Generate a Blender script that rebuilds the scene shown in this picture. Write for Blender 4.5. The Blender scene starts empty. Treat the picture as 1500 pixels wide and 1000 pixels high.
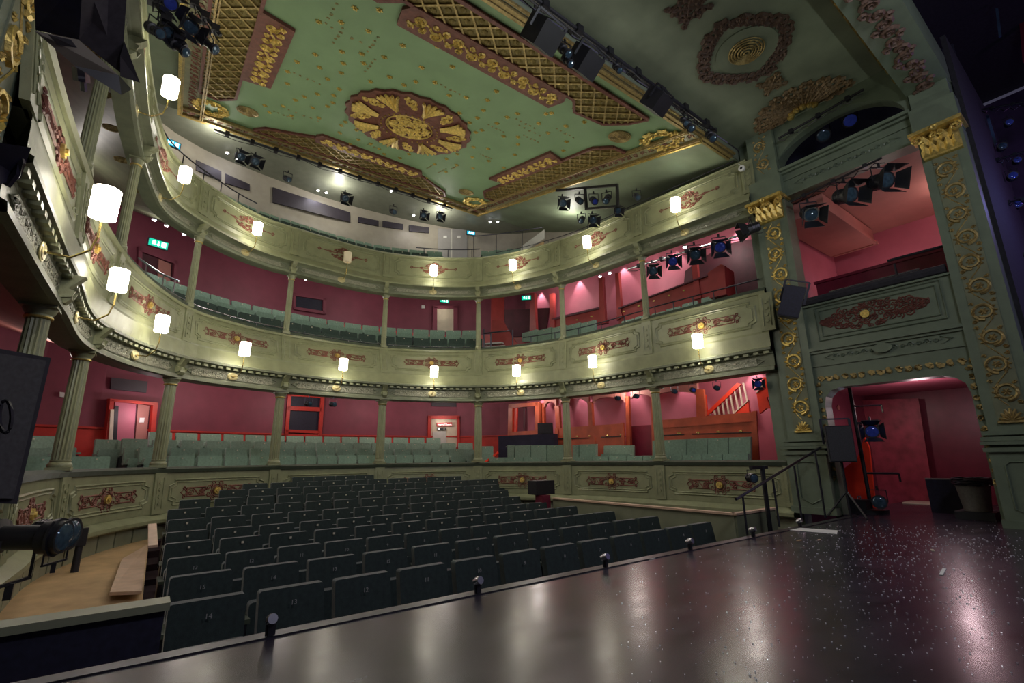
import bpy, math, random
from mathutils import Vector as V, Matrix
random.seed(7)
SC = bpy.context.scene
COL = SC.collection
PI = math.pi

# ------------------------------------------------------------------ camera
FPX = 697.438
EYE = V((0, 0, .864))
_p, _r, _y = [math.radians(a) for a in (13.802248677953035, -0.6548711765779076, 36.5983059551552)]
FW = V((math.sin(_y)*math.cos(_p), math.cos(_y)*math.cos(_p), math.sin(_p)))
_R = V((math.cos(_y), -math.sin(_y), 0)); _U = _R.cross(FW)
RT = math.cos(_r)*_R + math.sin(_r)*_U
UP = -math.sin(_r)*_R + math.cos(_r)*_U
cd = bpy.data.cameras.new('camera'); cam = bpy.data.objects.new('camera', cd); COL.objects.link(cam)
cd.sensor_width = 36; cd.lens = FPX/1500*36; cd.clip_start = .05; cd.clip_end = 200
M = Matrix((RT, UP, -FW)).transposed().to_4x4(); M.translation = EYE
cam.matrix_world = M
SC.camera = cam

def at(px, py, pl, v=None, B=None):
    """point of the real scene seen at a photograph pixel, on a known plane"""
    d = FW + RT*((px-750)/FPX) - UP*((py-500)/FPX)
    if pl == 'x': t = (v-EYE.x)/d.x
    elif pl == 'y': t = (v-EYE.y)/d.y
    elif pl == 'z': t = (v-EYE.z)/d.z
    elif pl == 'd': t = v/d.length
    elif pl == 'c': t = (6.45-.25*3.95-EYE.z)/(d.z-.25*d.y)
    else:
        A = V((v[0], v[1])); BB = V((B[0], B[1])); n = V((-(BB-A).y, (BB-A).x))
        t = n.dot(A)/n.dot(V((d.x, d.y)))
    return EYE + d*t

# ------------------------------------------------------------------ world, exposure
w = bpy.data.worlds.new('world'); SC.world = w; w.use_nodes = True
w.node_tree.nodes['Background'].inputs[0].default_value = (.20, .19, .30, 1)
w.node_tree.nodes['Background'].inputs[1].default_value = .14
SC.view_settings.view_transform = 'Standard'; SC.view_settings.look = 'None'
SC.view_settings.gamma = 1; SC.view_settings.use_curve_mapping = False
SC.view_settings.exposure = 0.52

def light(name, kind, loc, e, col=(1, .9, .75), size=.1, aim=None, spot=None, blend=.5, sy=None):
    d = bpy.data.lights.new(name, kind); d.energy = e; d.color = col
    if kind == 'AREA':
        d.size = size
        if sy: d.shape = 'RECTANGLE'; d.size_y = sy
    else: d.shadow_soft_size = size
    if kind == 'SPOT': d.spot_size = spot or 1.2; d.spot_blend = blend
    o = bpy.data.objects.new(name, d); COL.objects.link(o); o.location = loc
    if aim is not None: o.rotation_euler = (V(aim)-V(loc)).to_track_quat('-Z', 'Y').to_euler()
    return o
# stage-side lights behind the proscenium, outside the frame; some added as fill
light('stage_fill_light', 'AREA', (3.2, -1.6, 5.0), 90, (.9, .9, 1.0), 2.5, (4.0, 8.0, 4.2), sy=.8)  # unseen area light added as general fill for the house
light('stage_floor_worklight', 'SPOT', (6.2, -1.4, 1.2), 105, (.95, 1.0, .88), .06, (5.6, 3.0, 6.7), 1.5, .8)
light('stage_wing_light', 'AREA', (11.5, -2.5, 5.0), 16, (.45, .35, 1.0), 1.0, (10.0, 1.2, .6))
light('floodlight_fill', 'SPOT', (.7, -.9, 1.3), 22, (.95, .93, 1.0), .1, (-.6, 1.7, 3.2), .9, .9)  # unseen spot added to brighten the face of the near floodlight
light('prompt_side_light', 'AREA', (-.2, .6, 5.2), 6, (.9, .9, 1.0), .8, (-1.0, 5.0, 3.2))

# ------------------------------------------------------------------ materials
MT = {}
def mat(name, col, rough=.6, metal=0, var=.12, scale=6, bump=.0, bscale=40, emit=None, es=1, spec=None, sheen=0, coat=0):
    m = bpy.data.materials.new(name); m.use_nodes = True; nt = m.node_tree; b = nt.nodes['Principled BSDF']
    b.inputs['Roughness'].default_value = rough; b.inputs['Metallic'].default_value = metal
    if spec is not None: b.inputs['Specular IOR Level'].default_value = spec
    if sheen: b.inputs['Sheen Weight'].default_value = sheen; b.inputs['Sheen Roughness'].default_value = .35
    if coat: b.inputs['Coat Weight'].default_value = coat; b.inputs['Coat Roughness'].default_value = .2
    tc = nt.nodes.new('ShaderNodeTexCoord')
    if var:
        n = nt.nodes.new('ShaderNodeTexNoise'); n.inputs['Scale'].default_value = scale; n.inputs['Detail'].default_value = 6
        nt.links.new(tc.outputs['Object'], n.inputs['Vector'])
        r = nt.nodes.new('ShaderNodeValToRGB')
        r.color_ramp.elements[0].position = .3; r.color_ramp.elements[1].position = .7
        r.color_ramp.elements[0].color = [c*(1-var) for c in col]+[1]
        r.color_ramp.elements[1].color = [min(1, c*(1+var)) for c in col]+[1]
        nt.links.new(n.outputs[0], r.inputs[0]); nt.links.new(r.outputs[0], b.inputs['Base Color'])
    else: b.inputs['Base Color'].default_value = (*col, 1)
    if bump:
        n2 = nt.nodes.new('ShaderNodeTexNoise'); n2.inputs['Scale'].default_value = bscale; n2.inputs['Detail'].default_value = 3
        nt.links.new(tc.outputs['Object'], n2.inputs['Vector'])
        bm = nt.nodes.new('ShaderNodeBump'); bm.inputs['Strength'].default_value = bump; bm.inputs['Distance'].default_value = .02
        nt.links.new(n2.outputs[0], bm.inputs['Height']); nt.links.new(bm.outputs[0], b.inputs['Normal'])
    if emit:
        b.inputs['Emission Color'].default_value = (*emit, 1); b.inputs['Emission Strength'].default_value = es
    MT[name] = m
    return m
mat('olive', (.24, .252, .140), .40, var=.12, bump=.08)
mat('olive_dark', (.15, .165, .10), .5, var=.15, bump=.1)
mat('sage', (.135, .172, .120), .42, var=.10, bump=.06)
mat('ceiling_green', (.20, .32, .165), .6, var=.06, scale=2)
mat('board_green', (.19, .225, .16), .7, var=.30, scale=1.3)
mat('gallery_ceiling', (.20, .215, .165), .45, var=.1)
mat('side_ceiling', (.20, .25, .16), .55, var=.2, scale=1.5)
mat('band_tan', (.19, .19, .10), .5, var=.2)
mat('gold', (.66, .49, .15), .38, .75, var=.3, scale=25, bump=.25, bscale=90)
mat('old_gold', (.36, .27, .11), .45, .6, var=.35, scale=25, bump=.3, bscale=90)
mat('lattice_gold', (.17, .13, .035), .5, .35, var=.35, scale=12, bump=.3)
mat('umber', (.15, .05, .036), .55, var=.3, scale=14, bump=.2)
mat('rose_umber', (.17, .055, .036), .55, var=.25, scale=14, bump=.2)
mat('relief', (.27, .27, .19), .5, var=.25, scale=30, bump=1.0, bscale=55)
mat('maroon', (.22, .045, .075), .6, var=.10, scale=3)
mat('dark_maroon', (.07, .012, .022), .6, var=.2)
mat('pink', (.46, .12, .17), .6, var=.08, scale=3)
mat('salmon', (.40, .16, .135), .6, var=.08, scale=3)
mat('red', (.50, .035, .025), .42, var=.12)
mat('orange_wood', (.46, .09, .04), .42, var=.18, scale=5)
mat('bright_red', (.75, .045, .015), .45, var=.1)
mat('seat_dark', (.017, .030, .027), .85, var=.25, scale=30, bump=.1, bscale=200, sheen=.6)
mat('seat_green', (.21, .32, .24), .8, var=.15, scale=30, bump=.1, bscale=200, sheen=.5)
mat('cushion', (.045, .06, .035), .8, var=.2, sheen=.3)
mat('black', (.012, .012, .016), .45, var=.2)
mat('black_matte', (.018, .017, .024), .85, var=.3, scale=20)
mat('cloth_navy', (.02, .02, .045), .9, var=.2)
mat('steel', (.45, .45, .5), .25, .9, var=.1)
mat('dark_steel', (.06, .06, .075), .35, .8, var=.2)
mat('brass', (.72, .55, .2), .25, .9, var=.1)
mat('pale_brass', (.55, .48, .25), .4, .55, var=.1)
mat('lens', (.05, .09, .13), .08, .3, var=.3, scale=20)
mat('lens_blue', (.02, .03, .16), .08, .2, var=.4, scale=25, emit=(.05, .08, .5), es=.05)
mat('white_paint', (.55, .54, .50), .6, var=.06)
mat('cream', (.62, .55, .42), .6, var=.08)
mat('grey_wall', (.34, .31, .25), .65, var=.07)
mat('grey_door', (.30, .29, .28), .5, var=.06)
mat('panel_black', (.035, .028, .04), .5, var=.15)
mat('plywood', (.50, .33, .17), .55, var=.22, scale=4)
mat('pale_board', (.55, .38, .27), .55, var=.12, scale=8)
mat('beige_paint', (.22, .23, .15), .45, var=.08)
mat('carpet', (.03, .012, .018), .95, var=.3)
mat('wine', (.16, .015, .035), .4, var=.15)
mat('grille', (.035, .035, .04), .7, var=.25, scale=60)
mat('speaker_grey', (.17, .16, .145), .7, var=.15, scale=40)
mat('speaker_dark', (.045, .04, .05), .8, var=.2, scale=50)
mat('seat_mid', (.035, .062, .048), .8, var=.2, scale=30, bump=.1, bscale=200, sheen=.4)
mat('bronze', (.17, .11, .05), .5, .2, var=.35, scale=20, bump=.3)
mat('bronze_dark', (.10, .055, .038), .55, var=.3, scale=20, bump=.3)
mat('circle_red', (.30, .035, .032), .45, var=.12)
mat('navy', (.012, .012, .03), .6, var=.3, scale=30)
mat('wing_blue', (.05, .09, .16), .5, var=.4, scale=3)
mat('wing_purple', (.05, .03, .08), .7, var=.5, scale=2)
mat('shade_lit', (.9, .88, .8), .6, var=0, emit=(1, .92, .76), es=11)
mat('shade_dim', (.50, .44, .30), .6, var=.05, emit=(1, .8, .5), es=.12)
mat('bulb', (1, 1, 1), .5, var=0, emit=(.80, .82, 1), es=45)
mat('exit_green', (.0, .25, .15), .5, var=0, emit=(0, .42, .27), es=1.0)
mat('exit_blue', (.0, .2, .3), .5, var=0, emit=(0, .34, .55), es=1.1)
mat('exit_white', (1, 1, 1), .5, var=0, emit=(.8, 1, .95), es=1.1)
mat('sign_red', (.6, .03, .04), .5, var=.05)
mat('paper', (.75, .75, .72), .7, var=.05)
mat('white_fleck', (.85, .85, .9), .5, var=0)

def stage_mat():
    m = bpy.data.materials.new('stage_floor'); m.use_nodes = True; nt = m.node_tree; b = nt.nodes['Principled BSDF']
    tc = nt.nodes.new('ShaderNodeTexCoord')
    n = nt.nodes.new('ShaderNodeTexNoise'); n.inputs['Scale'].default_value = 1.6; n.inputs['Detail'].default_value = 10; n.inputs['Distortion'].default_value = 1.2
    mp = nt.nodes.new('ShaderNodeMapping'); mp.inputs['Scale'].default_value = (1, 2.2, 1)
    nt.links.new(tc.outputs['Object'], mp.inputs[0]); nt.links.new(mp.outputs[0], n.inputs['Vector'])
    r = nt.nodes.new('ShaderNodeValToRGB'); r.color_ramp.elements[0].position = .35; r.color_ramp.elements[1].position = .72
    r.color_ramp.elements[0].color = (.018, .014, .024, 1); r.color_ramp.elements[1].color = (.048, .037, .056, 1)
    nt.links.new(n.outputs[0], r.inputs[0]); nt.links.new(r.outputs[0], b.inputs['Base Color'])
    n3 = nt.nodes.new('ShaderNodeTexNoise'); n3.inputs['Scale'].default_value = 3; n3.inputs['Detail'].default_value = 5
    nt.links.new(mp.outputs[0], n3.inputs['Vector'])
    mr = nt.nodes.new('ShaderNodeMapRange'); mr.inputs[3].default_value = .16; mr.inputs[4].default_value = .32
    nt.links.new(n3.outputs[0], mr.inputs[0]); nt.links.new(mr.outputs[0], b.inputs['Roughness'])
    b.inputs['Specular IOR Level'].default_value = .5
    n2 = nt.nodes.new('ShaderNodeTexNoise'); n2.inputs['Scale'].default_value = 3; n2.inputs['Detail'].default_value = 3
    nt.links.new(tc.outputs['Object'], n2.inputs['Vector'])
    bm = nt.nodes.new('ShaderNodeBump'); bm.inputs['Strength'].default_value = .05; bm.inputs['Distance'].default_value = .01
    nt.links.new(n2.outputs[0], bm.inputs['Height']); nt.links.new(bm.outputs[0], b.inputs['Normal'])
    MT['stage_floor'] = m
stage_mat()

# ------------------------------------------------------------------ mesh helpers
class MB:
    def __init__(s): s.v = []; s.f = []
    def add(s, vs, fs):
        k = len(s.v); s.v += [tuple(v) for v in vs]; s.f += [tuple(i+k for i in f) for f in fs]; return s
    def box(s, c, sz, m=None):
        hx, hy, hz = sz[0]/2, sz[1]/2, sz[2]/2; c = V(c); vs = []
        for z in (-hz, hz):
            for y in (-hy, hy):
                for x in (-hx, hx):
                    p = V((x, y, z)); vs.append((m @ p if m else p)+c)
        return s.add(vs, [(0, 2, 3, 1), (4, 5, 7, 6), (0, 1, 5, 4), (2, 6, 7, 3), (0, 4, 6, 2), (1, 3, 7, 5)])
    def bar(s, a, b, wd, ht):
        a, b = V(a), V(b); d = b-a; L = d.length
        if L < 1e-6: return s
        d = d/L; u = V((0, 0, 1)) if abs(d.z) < .9 else V((1, 0, 0)); x = d.cross(u).normalized(); z = x.cross(d)
        vs = [p+x*sx*wd/2+z*sz*ht/2 for p in (a, b) for sz in (-1, 1) for sx in (-1, 1)]
        return s.add(vs, [(0, 1, 3, 2), (4, 6, 7, 5), (0, 4, 5, 1), (2, 3, 7, 6), (0, 2, 6, 4), (1, 5, 7, 3)])
    def tube(s, pts, r, n=6, cap=True):
        pts = [V(p) for p in pts]; m = len(pts); rs = r if isinstance(r, (list, tuple)) else [r]*m; vs = []
        for i, p in enumerate(pts):
            d = (pts[min(i+1, m-1)]-pts[max(i-1, 0)])
            if d.length < 1e-9: d = V((0, 0, 1))
            d.normalize(); u = V((0, 0, 1)) if abs(d.z) < .95 else V((1, 0, 0))
            x = d.cross(u).normalized(); y = x.cross(d)
            for k in range(n):
                a = 2*PI*k/n; vs.append(p+x*math.cos(a)*rs[i]+y*math.sin(a)*rs[i])
        fs = [(i*n+k, i*n+(k+1) % n, (i+1)*n+(k+1) % n, (i+1)*n+k) for i in range(m-1) for k in range(n)]
        if cap: fs += [tuple(range(n))[::-1], tuple((m-1)*n+k for k in range(n))]
        return s.add(vs, fs)
    def lathe(s, prof, n=16, M=None, flute=0, cap=True):
        vs = []
        for r, z in prof:
            for k in range(n):
                a = 2*PI*k/n; rr = r*(1-(flute if k % 2 else 0)); p = V((rr*math.cos(a), rr*math.sin(a), z)); vs.append(M @ p if M else p)
        m = len(prof)
        fs = [(i*n+k, i*n+(k+1) % n, (i+1)*n+(k+1) % n, (i+1)*n+k) for i in range(m-1) for k in range(n)]
        if cap: fs += [tuple(range(n))[::-1], tuple((m-1)*n+k for k in range(n))]
        return s.add(vs, fs)
    def prism(s, poly, fn, t0, t1):
        """poly: 2D points; fn(u,v,t) -> point"""
        n = len(poly); vs = [fn(u, v, t0) for u, v in poly]+[fn(u, v, t1) for u, v in poly]
        fs = [tuple(range(n))[::-1], tuple(range(n, 2*n))]+[(i, (i+1) % n, n+(i+1) % n, n+i) for i in range(n)]
        return s.add(vs, fs)
    def strip(s, A, B):
        n = len(A); vs = list(A)+list(B)
        return s.add(vs, [(i, i+1, n+i+1, n+i) for i in range(n-1)])
    def grid(s, rows, close=False):
        m = len(rows); n = len(rows[0]); vs = [p for r in rows for p in r]
        fs = [(i*n+j, i*n+j+1, (i+1)*n+j+1, (i+1)*n+j) for i in range(m-1) for j in range(n-1)]
        if close: fs += [((m-1)*n+j, (m-1)*n+j+1, j+1, j) for j in range(n-1)]
        return s.add(vs, fs)
    def mesh(s, name, m, smooth=False):
        me = bpy.data.meshes.new(name); me.from_pydata(s.v, [], s.f); me.update()
        me.materials.append(MT[m])
        if smooth:
            me.polygons.foreach_set('use_smooth', [True]*len(me.polygons))
            try: me.set_sharp_from_angle(angle=math.radians(40))
            except Exception: pass
        return me
    def build(s, name, m, parent=None, smooth=False, kind=None, label=None):
        o = bpy.data.objects.new(name, s.mesh(name, m, smooth)); COL.objects.link(o)
        if parent is not None: o.parent = parent
        if kind: o['kind'] = kind
        if label: o['label'] = label
        return o
def inst(me, name, parent=None, loc=(0, 0, 0), rot=(0, 0, 0), scale=None, label=None):
    o = bpy.data.objects.new(name, me); COL.objects.link(o); o.location = loc; o.rotation_euler = rot
    if scale: o.scale = scale
    if parent is not None: o.parent = parent
    if label: o['label'] = label
    return o
def tag(o, label, cat, group=None):
    o['label'] = label; o['category'] = cat
    if group: o['group'] = group
    return o
def thing(name, label, cat, loc=(0, 0, 0), rz=0, group=None):
    o = bpy.data.objects.new(name, None); COL.objects.link(o); o.location = loc; o.rotation_euler = (0, 0, rz)
    o.empty_display_size = .1
    return tag(o, label, cat, group)
def copy_tree(o, parent=None):
    c = o.copy(); COL.objects.link(c)
    if parent is not None: c.parent = parent
    for ch in list(o.children): copy_tree(ch, c)
    return c
def struct(name, mb, m, smooth=False, label=None):
    o = mb.build(name, m, None, smooth); o['kind'] = 'structure'
    if label: o['label'] = label
    return o
def text_mesh(txt, size, name, m, parent, M):
    cu = bpy.data.curves.new('t', 'FONT'); cu.body = txt; cu.size = size; cu.align_x = 'CENTER'; cu.align_y = 'CENTER'; cu.extrude = .001; cu.resolution_u = 2
    to = bpy.data.objects.new('t', cu); COL.objects.link(to)
    dg = bpy.context.evaluated_depsgraph_get(); me = bpy.data.meshes.new_from_object(to.evaluated_get(dg))
    bpy.data.objects.remove(to); me.materials.clear(); me.materials.append(MT[m]); me.transform(M)
    o = bpy.data.objects.new(name, me); COL.objects.link(o); o.parent = parent
    return o
def circ(cx, cy, r, n=12, a0=0, a1=2*PI, ry=None):
    ry = ry or r
    return [(cx+r*math.cos(a0+(a1-a0)*i/n), cy+ry*math.sin(a0+(a1-a0)*i/n)) for i in range(n+1)]
def spiral(cx, cy, r, a0=0, turns=1.5, sg=1, n=14, r1=.15):
    return [(cx+r*(1-(1-r1)*i/n)*math.cos(a0+sg*2*PI*turns*i/n), cy+r*(1-(1-r1)*i/n)*math.sin(a0+sg*2*PI*turns*i/n)) for i in range(n+1)]
def scurve(x0, y0, x1, y1, amp, n=8):
    out = []
    for i in range(n+1):
        t = i/n; dx, dy = x1-x0, y1-y0; L = math.hypot(dx, dy) or 1; k = amp*math.sin(2*PI*t)
        out.append((x0+dx*t-dy/L*k, y0+dy*t+dx/L*k))
    return out
def relief(mb, paths, fn, r=.014, n=4):
    """raised tubes following 2D paths, mapped by fn(u,v,h)"""
    for p in paths:
        k = len(p); mb.tube([fn(u, v, r*.5) for u, v in p], [r*(1.15-.5*i/k) for i in range(k)], n)

# ------------------------------------------------------------------ horseshoe curves
def dense(P, m=24):
    out = []; n = len(P)
    for i in range(n-1):
        p0, p1, p2, p3 = [V(P[max(0, min(n-1, j))]) for j in (i-1, i, i+1, i+2)]
        for k in range(m):
            t = k/m; out.append(.5*((2*p1)+(-p0+p2)*t+(2*p0-5*p1+4*p2-p3)*t*t+(-p0+3*p1-3*p2+p3)*t**3))
    out.append(V(P[-1])); return out
class Curve:
    def __init__(s, P, knots):
        s.p = dense([(a, b) for a, b in P]); s.s = [0]
        for i in range(1, len(s.p)): s.s.append(s.s[-1]+(s.p[i]-s.p[i-1]).length)
        s.L = s.s[-1]; s.k = []
        for kx, ky in knots:
            i = min(range(len(s.p)), key=lambda i: (s.p[i]-V((kx, ky))).length); s.k.append(s.s[i])
    def ats(s, a):
        if a <= 0: return s.p[0]+(s.p[0]-s.p[1]).normalized()*(-a)
        if a >= s.L: return s.p[-1]+(s.p[-1]-s.p[-2]).normalized()*(a-s.L)
        lo, hi = 0, len(s.s)-1
        while hi-lo > 1:
            m = (lo+hi)//2
            if s.s[m] <= a: lo = m
            else: hi = m
        t = (a-s.s[lo])/(s.s[hi]-s.s[lo]); return s.p[lo].lerp(s.p[hi], t)
    def su(s, u):
        i = max(0, min(len(s.k)-2, int(math.floor(u)))); return s.k[i]+(s.k[i+1]-s.k[i])*(u-i)
    def pos(s, u): return s.ats(s.su(u))
    def nrm(s, u):   # towards the middle of the house
        a = s.su(u); d = s.ats(a+.12)-s.ats(a-.12); d.normalize(); return V((d.y, -d.x))
KN0 = [(-1.0, 3.72), (-.99, 5.92), (-.88, 8.14), (.12, 10.0), (2.03, 10.9), (4.33, 11.09), (6.53, 10.26), (7.83, 8.41), (8.27, 6.16), (8.4, 3.72)]
T0 = Curve(KN0, KN0)
KN1 = [(-1.0, 3.72), (-.94, 5.9), (-.72, 8.1), (.17, 10.5), (2.12, 11.52), (4.48, 11.62), (6.66, 10.5), (7.80, 8.38), (8.09, 6.11), (8.36, 3.72)]
T1 = Curve([(-1.0, 3.72), (-.98, 4.8), (-.92, 6.14), (-.85, 7.27), (-.54, 8.8), (.17, 10.45), (1.07, 11.2), (2.2, 11.6), (4.5, 11.68), (6.70, 10.55), (7.84, 8.42), (8.11, 6.1), (8.36, 3.72)], KN1)
T2 = Curve([(-.95, 3.72), (-.90, 5.0), (-.84, 6.38), (-.79, 7.48), (-.65, 8.82), (-.40, 9.83), (.22, 10.57), (1.12, 11.25), (2.1, 11.52), (4.45, 11.6), (6.65, 10.45), (7.76, 8.31), (8.06, 6.08), (8.36, 3.72)], KN1)
L0, L1, L3, L4, L5 = .791, 2.264, 3.702, 5.126, 6.325
US = [i/8 for i in range(0, 73)]
def mix(u, w, A, B): return A.pos(u).lerp(B.pos(u), w)
def nmix(u, w, A, B): return A.nrm(u).lerp(B.nrm(u), w).normalized()
def sweep(mb, A, B, prof, us, close=False):
    rows = []
    for w_, d, z in prof:
        rows.append([V((*(mix(u, w_, A, B)+nmix(u, w_, A, B)*d), z)) for u in us])
    return mb.grid(rows, close)
class Face:
    """vertical face of a balcony front: maps (u, z, proud) to a point"""
    def __init__(s, A, B, a, b): s.A, s.B, s.a, s.b = A, B, a, b   # a,b = (w,d,z)
    def __call__(s, u, z, h=0):
        t = (z-s.a[2])/(s.b[2]-s.a[2]); w_ = s.a[0]+(s.b[0]-s.a[0])*t; d = s.a[1]+(s.b[1]-s.a[1])*t
        p = mix(u, w_, s.A, s.B)+nmix(u, w_, s.A, s.B)*(d+h); return V((*p, z))
    def local(s, uc, zc):
        L = (s.B.su(math.floor(uc)+1)-s.B.su(math.floor(uc)))
        return lambda x, y, h: s(uc+x/L, zc+y, h), L

# ------------------------------------------------------------------ room shell
BK = [(-3.0, 3.8), (-3.0, 6.5), (-2.9, 9.5), (-2.4, 12.2), (-1.0, 13.2), (1.0, 14.1), (4.0, 14.5), (7.1, 14.2), (8.6, 13.3), (9.7, 11.6), (10.2, 8.5), (10.5, 5.3), (10.6, 3.8)]
BC = Curve(BK, [BC_ for BC_ in [(-3.0, 3.8), (-3.0, 6.5), (-2.8, 10.0), (-1.0, 13.2), (1.5, 14.2), (4.0, 14.5), (7.1, 14.2), (9.7, 11.6), (10.2, 8.5), (10.6, 3.8)]])
def wallstrip(us, z0, z1, off=0):
    mb = MB(); A = [V((*(BC.pos(u)+BC.nrm(u)*off), z0)) for u in us]; B = [V((*(BC.pos(u)+BC.nrm(u)*off), z1)) for u in us]
    mb.strip(A, B); A2 = [V((*(BC.pos(u)+BC.nrm(u)*(off-.12)), z0)) for u in us]; B2 = [V((*(BC.pos(u)+BC.nrm(u)*(off-.12)), z1)) for u in us]
    mb.strip(B2, A2); mb.strip(B, B2); mb.strip(A2, A); return mb
def ring(c1, z1, c2, z2, off1=0, off2=0, th=.1, us=US):
    mb = MB(); A = [V((*(c1.pos(u)+c1.nrm(u)*off1), z1)) for u in us]; B = [V((*(c2.pos(u)+c2.nrm(u)*off2), z2)) for u in us]
    dn = V((0, 0, -th)); mb.strip(A, B); mb.strip([p+dn for p in B], [p+dn for p in A]); mb.strip([p+dn for p in A], A); return mb
UL = [i/8 for i in range(0, 41)]; UR = [i/8 for i in range(40, 73)]
struct('wall_back_stalls', wallstrip(US, -.8, 3.2), 'maroon')
struct('wall_back_circle', wallstrip(US, 3.2, 6.6), 'maroon')
struct('floor_stalls_tier', ring(T0, .05, BC, .55, -.15), 'carpet')
struct('floor_circle', ring(T1, 3.05, BC, 4.1, -.05, th=.06), 'carpet')
struct('ceiling_under_circle', ring(T0, 2.38, BC, 3.3, -.1, th=.04), 'salmon')
struct('floor_gallery', ring(T2, 5.75, BC, 6.65, -.02, th=.06), 'carpet')
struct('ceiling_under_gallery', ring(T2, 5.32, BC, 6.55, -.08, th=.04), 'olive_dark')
CUG = bpy.data.objects['ceiling_under_gallery']
mm = MB(); mm.prism(circ(0, 0, .10, 16, ry=.075)[:-1], lambda u, v, t: V((u, v, -t)), 0, .012); relief(mm, [circ(0, 0, .09, 14, ry=.066), circ(0, 0, .035, 8)]+[spiral(.055*math.cos(k*PI/3), .045*math.sin(k*PI/3), .022, k, 1.2, 1, 6) for k in range(6)], lambda u, v, h: V((u, v, -h-.012)), .009, 4)
mme = mm.mesh('soffit_medallion', 'old_gold')
for k in range(27):
    u = .17+k/3; p = T2.pos(u)-T2.nrm(u)*.26; q = T2.nrm(u); inst(mme, 'soffit_medallion', CUG, (p.x, p.y, 5.325), (0, 0, math.atan2(q.y, q.x)))
# gallery rear walls
GW = [(-2.0, 3.2), (-2.0, 9.0), (-1.2, 11.6), (-.07, 12.65), (1.68, 13.09), (3.78, 13.3), (6.47, 12.98), (8.67, 12.2), (10.0, 10.6), (10.4, 8.0), (10.6, 3.2)]
GC = Curve(GW, [(-2.0, 3.2), (-2.0, 6.0), (-2.0, 9.0), (-.07, 12.65), (1.68, 13.09), (3.78, 13.3), (6.47, 12.98), (8.67, 12.2), (10.4, 8.0), (10.6, 3.2)])
mb = MB(); A = [V((*GC.pos(u), 6.5)) for u in US]; B = [V((*GC.pos(u), 8.45)) for u in US]; mb.strip(A, B)
A2 = [V((*(GC.pos(u)-GC.nrm(u)*.1), 6.5)) for u in US]; B2 = [V((*(GC.pos(u)-GC.nrm(u)*.1), 8.45)) for u in US]; mb.strip(B2, A2); mb.strip(B, B2)
struct('wall_gallery', mb, 'grey_wall')
def cz(y): return 6.45+.25*(y-3.95)
def cp(x, y, h=0): return V((x, y, cz(y)-h))
mb = MB(); X0, X1, Y0, Y1 = -.5, 7.25, 3.95, 11.45
mb.prism([(X0, Y0), (X1, Y0), (X1, Y1), (X0, Y1)], lambda u, v, t: cp(u, v, -t), 0, .08)
ceiling = struct('ceiling', mb, 'ceiling_green')
mb = MB()
mb.prism([(X1, Y0), (10.7, Y0), (10.7, Y1), (X1, Y1)], lambda u, v, t: cp(u, v, -t-.02), 0, .08)
mb.prism([(-2.2, Y0), (X0, Y0), (X0, Y1), (-2.2, Y1)], lambda u, v, t: cp(u, v, -t-.02), 0, .08)
struct('ceiling_gallery_sides', mb, 'side_ceiling'); mb = MB()
mb.prism([(-2.2, Y1), (10.7, Y1), (10.7, 14), (-2.2, 14)], lambda u, v, t: V((u, v, 8.34+t)), 0, .08)
struct('ceiling_gallery', mb, 'gallery_ceiling')
mb = MB(); mb.prism([(-2.2, 1.48), (8.9, 1.48), (8.9, 3.9), (-2.2, 3.9)], lambda u, v, t: V((u, v, 6.7+t)), 0, .1)
mb.box((3.3, 3.96, 6.60), (11.4, .05, .24))
board = struct('ceiling_sounding_board', mb, 'board_green')
# stage
mb = MB(); mb.box((5.5, -1.05, -.06), (18, 8.0, .12)); mb.box((10.2, 2.0, -.061), (3.6, 2.4, .12))
struct('floor_stage', mb, 'stage_floor')
mb = MB(); mb.box((3.7, 2.93, -.035), (9.4, .09, .085)); struct('trim_stage_edge', mb, 'dark_steel')
mb = MB(); mb.box((3.7, 2.90, -.6), (9.4, .06, 1.05)); struct('wall_stage_front', mb, 'black_matte')
# pit floor (raked steps)
ROWS = [(3.47, .045), (4.33, .04), (5.2, .037), (6.0, .063), (6.8, .08), (7.62, .14), (8.42, .21), (9.03, .295), (9.6, .39), (10.1, .465), (10.56, .545)]
mb = MB()
for i, (y, z) in enumerate(ROWS):
    y1 = ROWS[i+1][0]-.3 if i < 10 else 11.3
    y0 = y-.3 if i else 2.95
    mb.box((3.7, (y0+y1)/2, z-.86), (9.6, y1-y0, .12))
struct('floor_pit', mb, 'carpet')
# stage house beyond the proscenium
mb = MB(); mb.box((14.2, -1.5, 4), (.1, 8, 9)); struct('wall_stage_right', mb, 'wing_purple')
mb = MB(); mb.box((-3.6, -.9, 4), (.1, 8, 9)); struct('wall_stage_left', mb, 'black_matte')
mb = MB(); mb.box((5.3, -.6, 8.7), (18, 4.0, .1)); struct('ceiling_stage_house', mb, 'black_matte')

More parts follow.
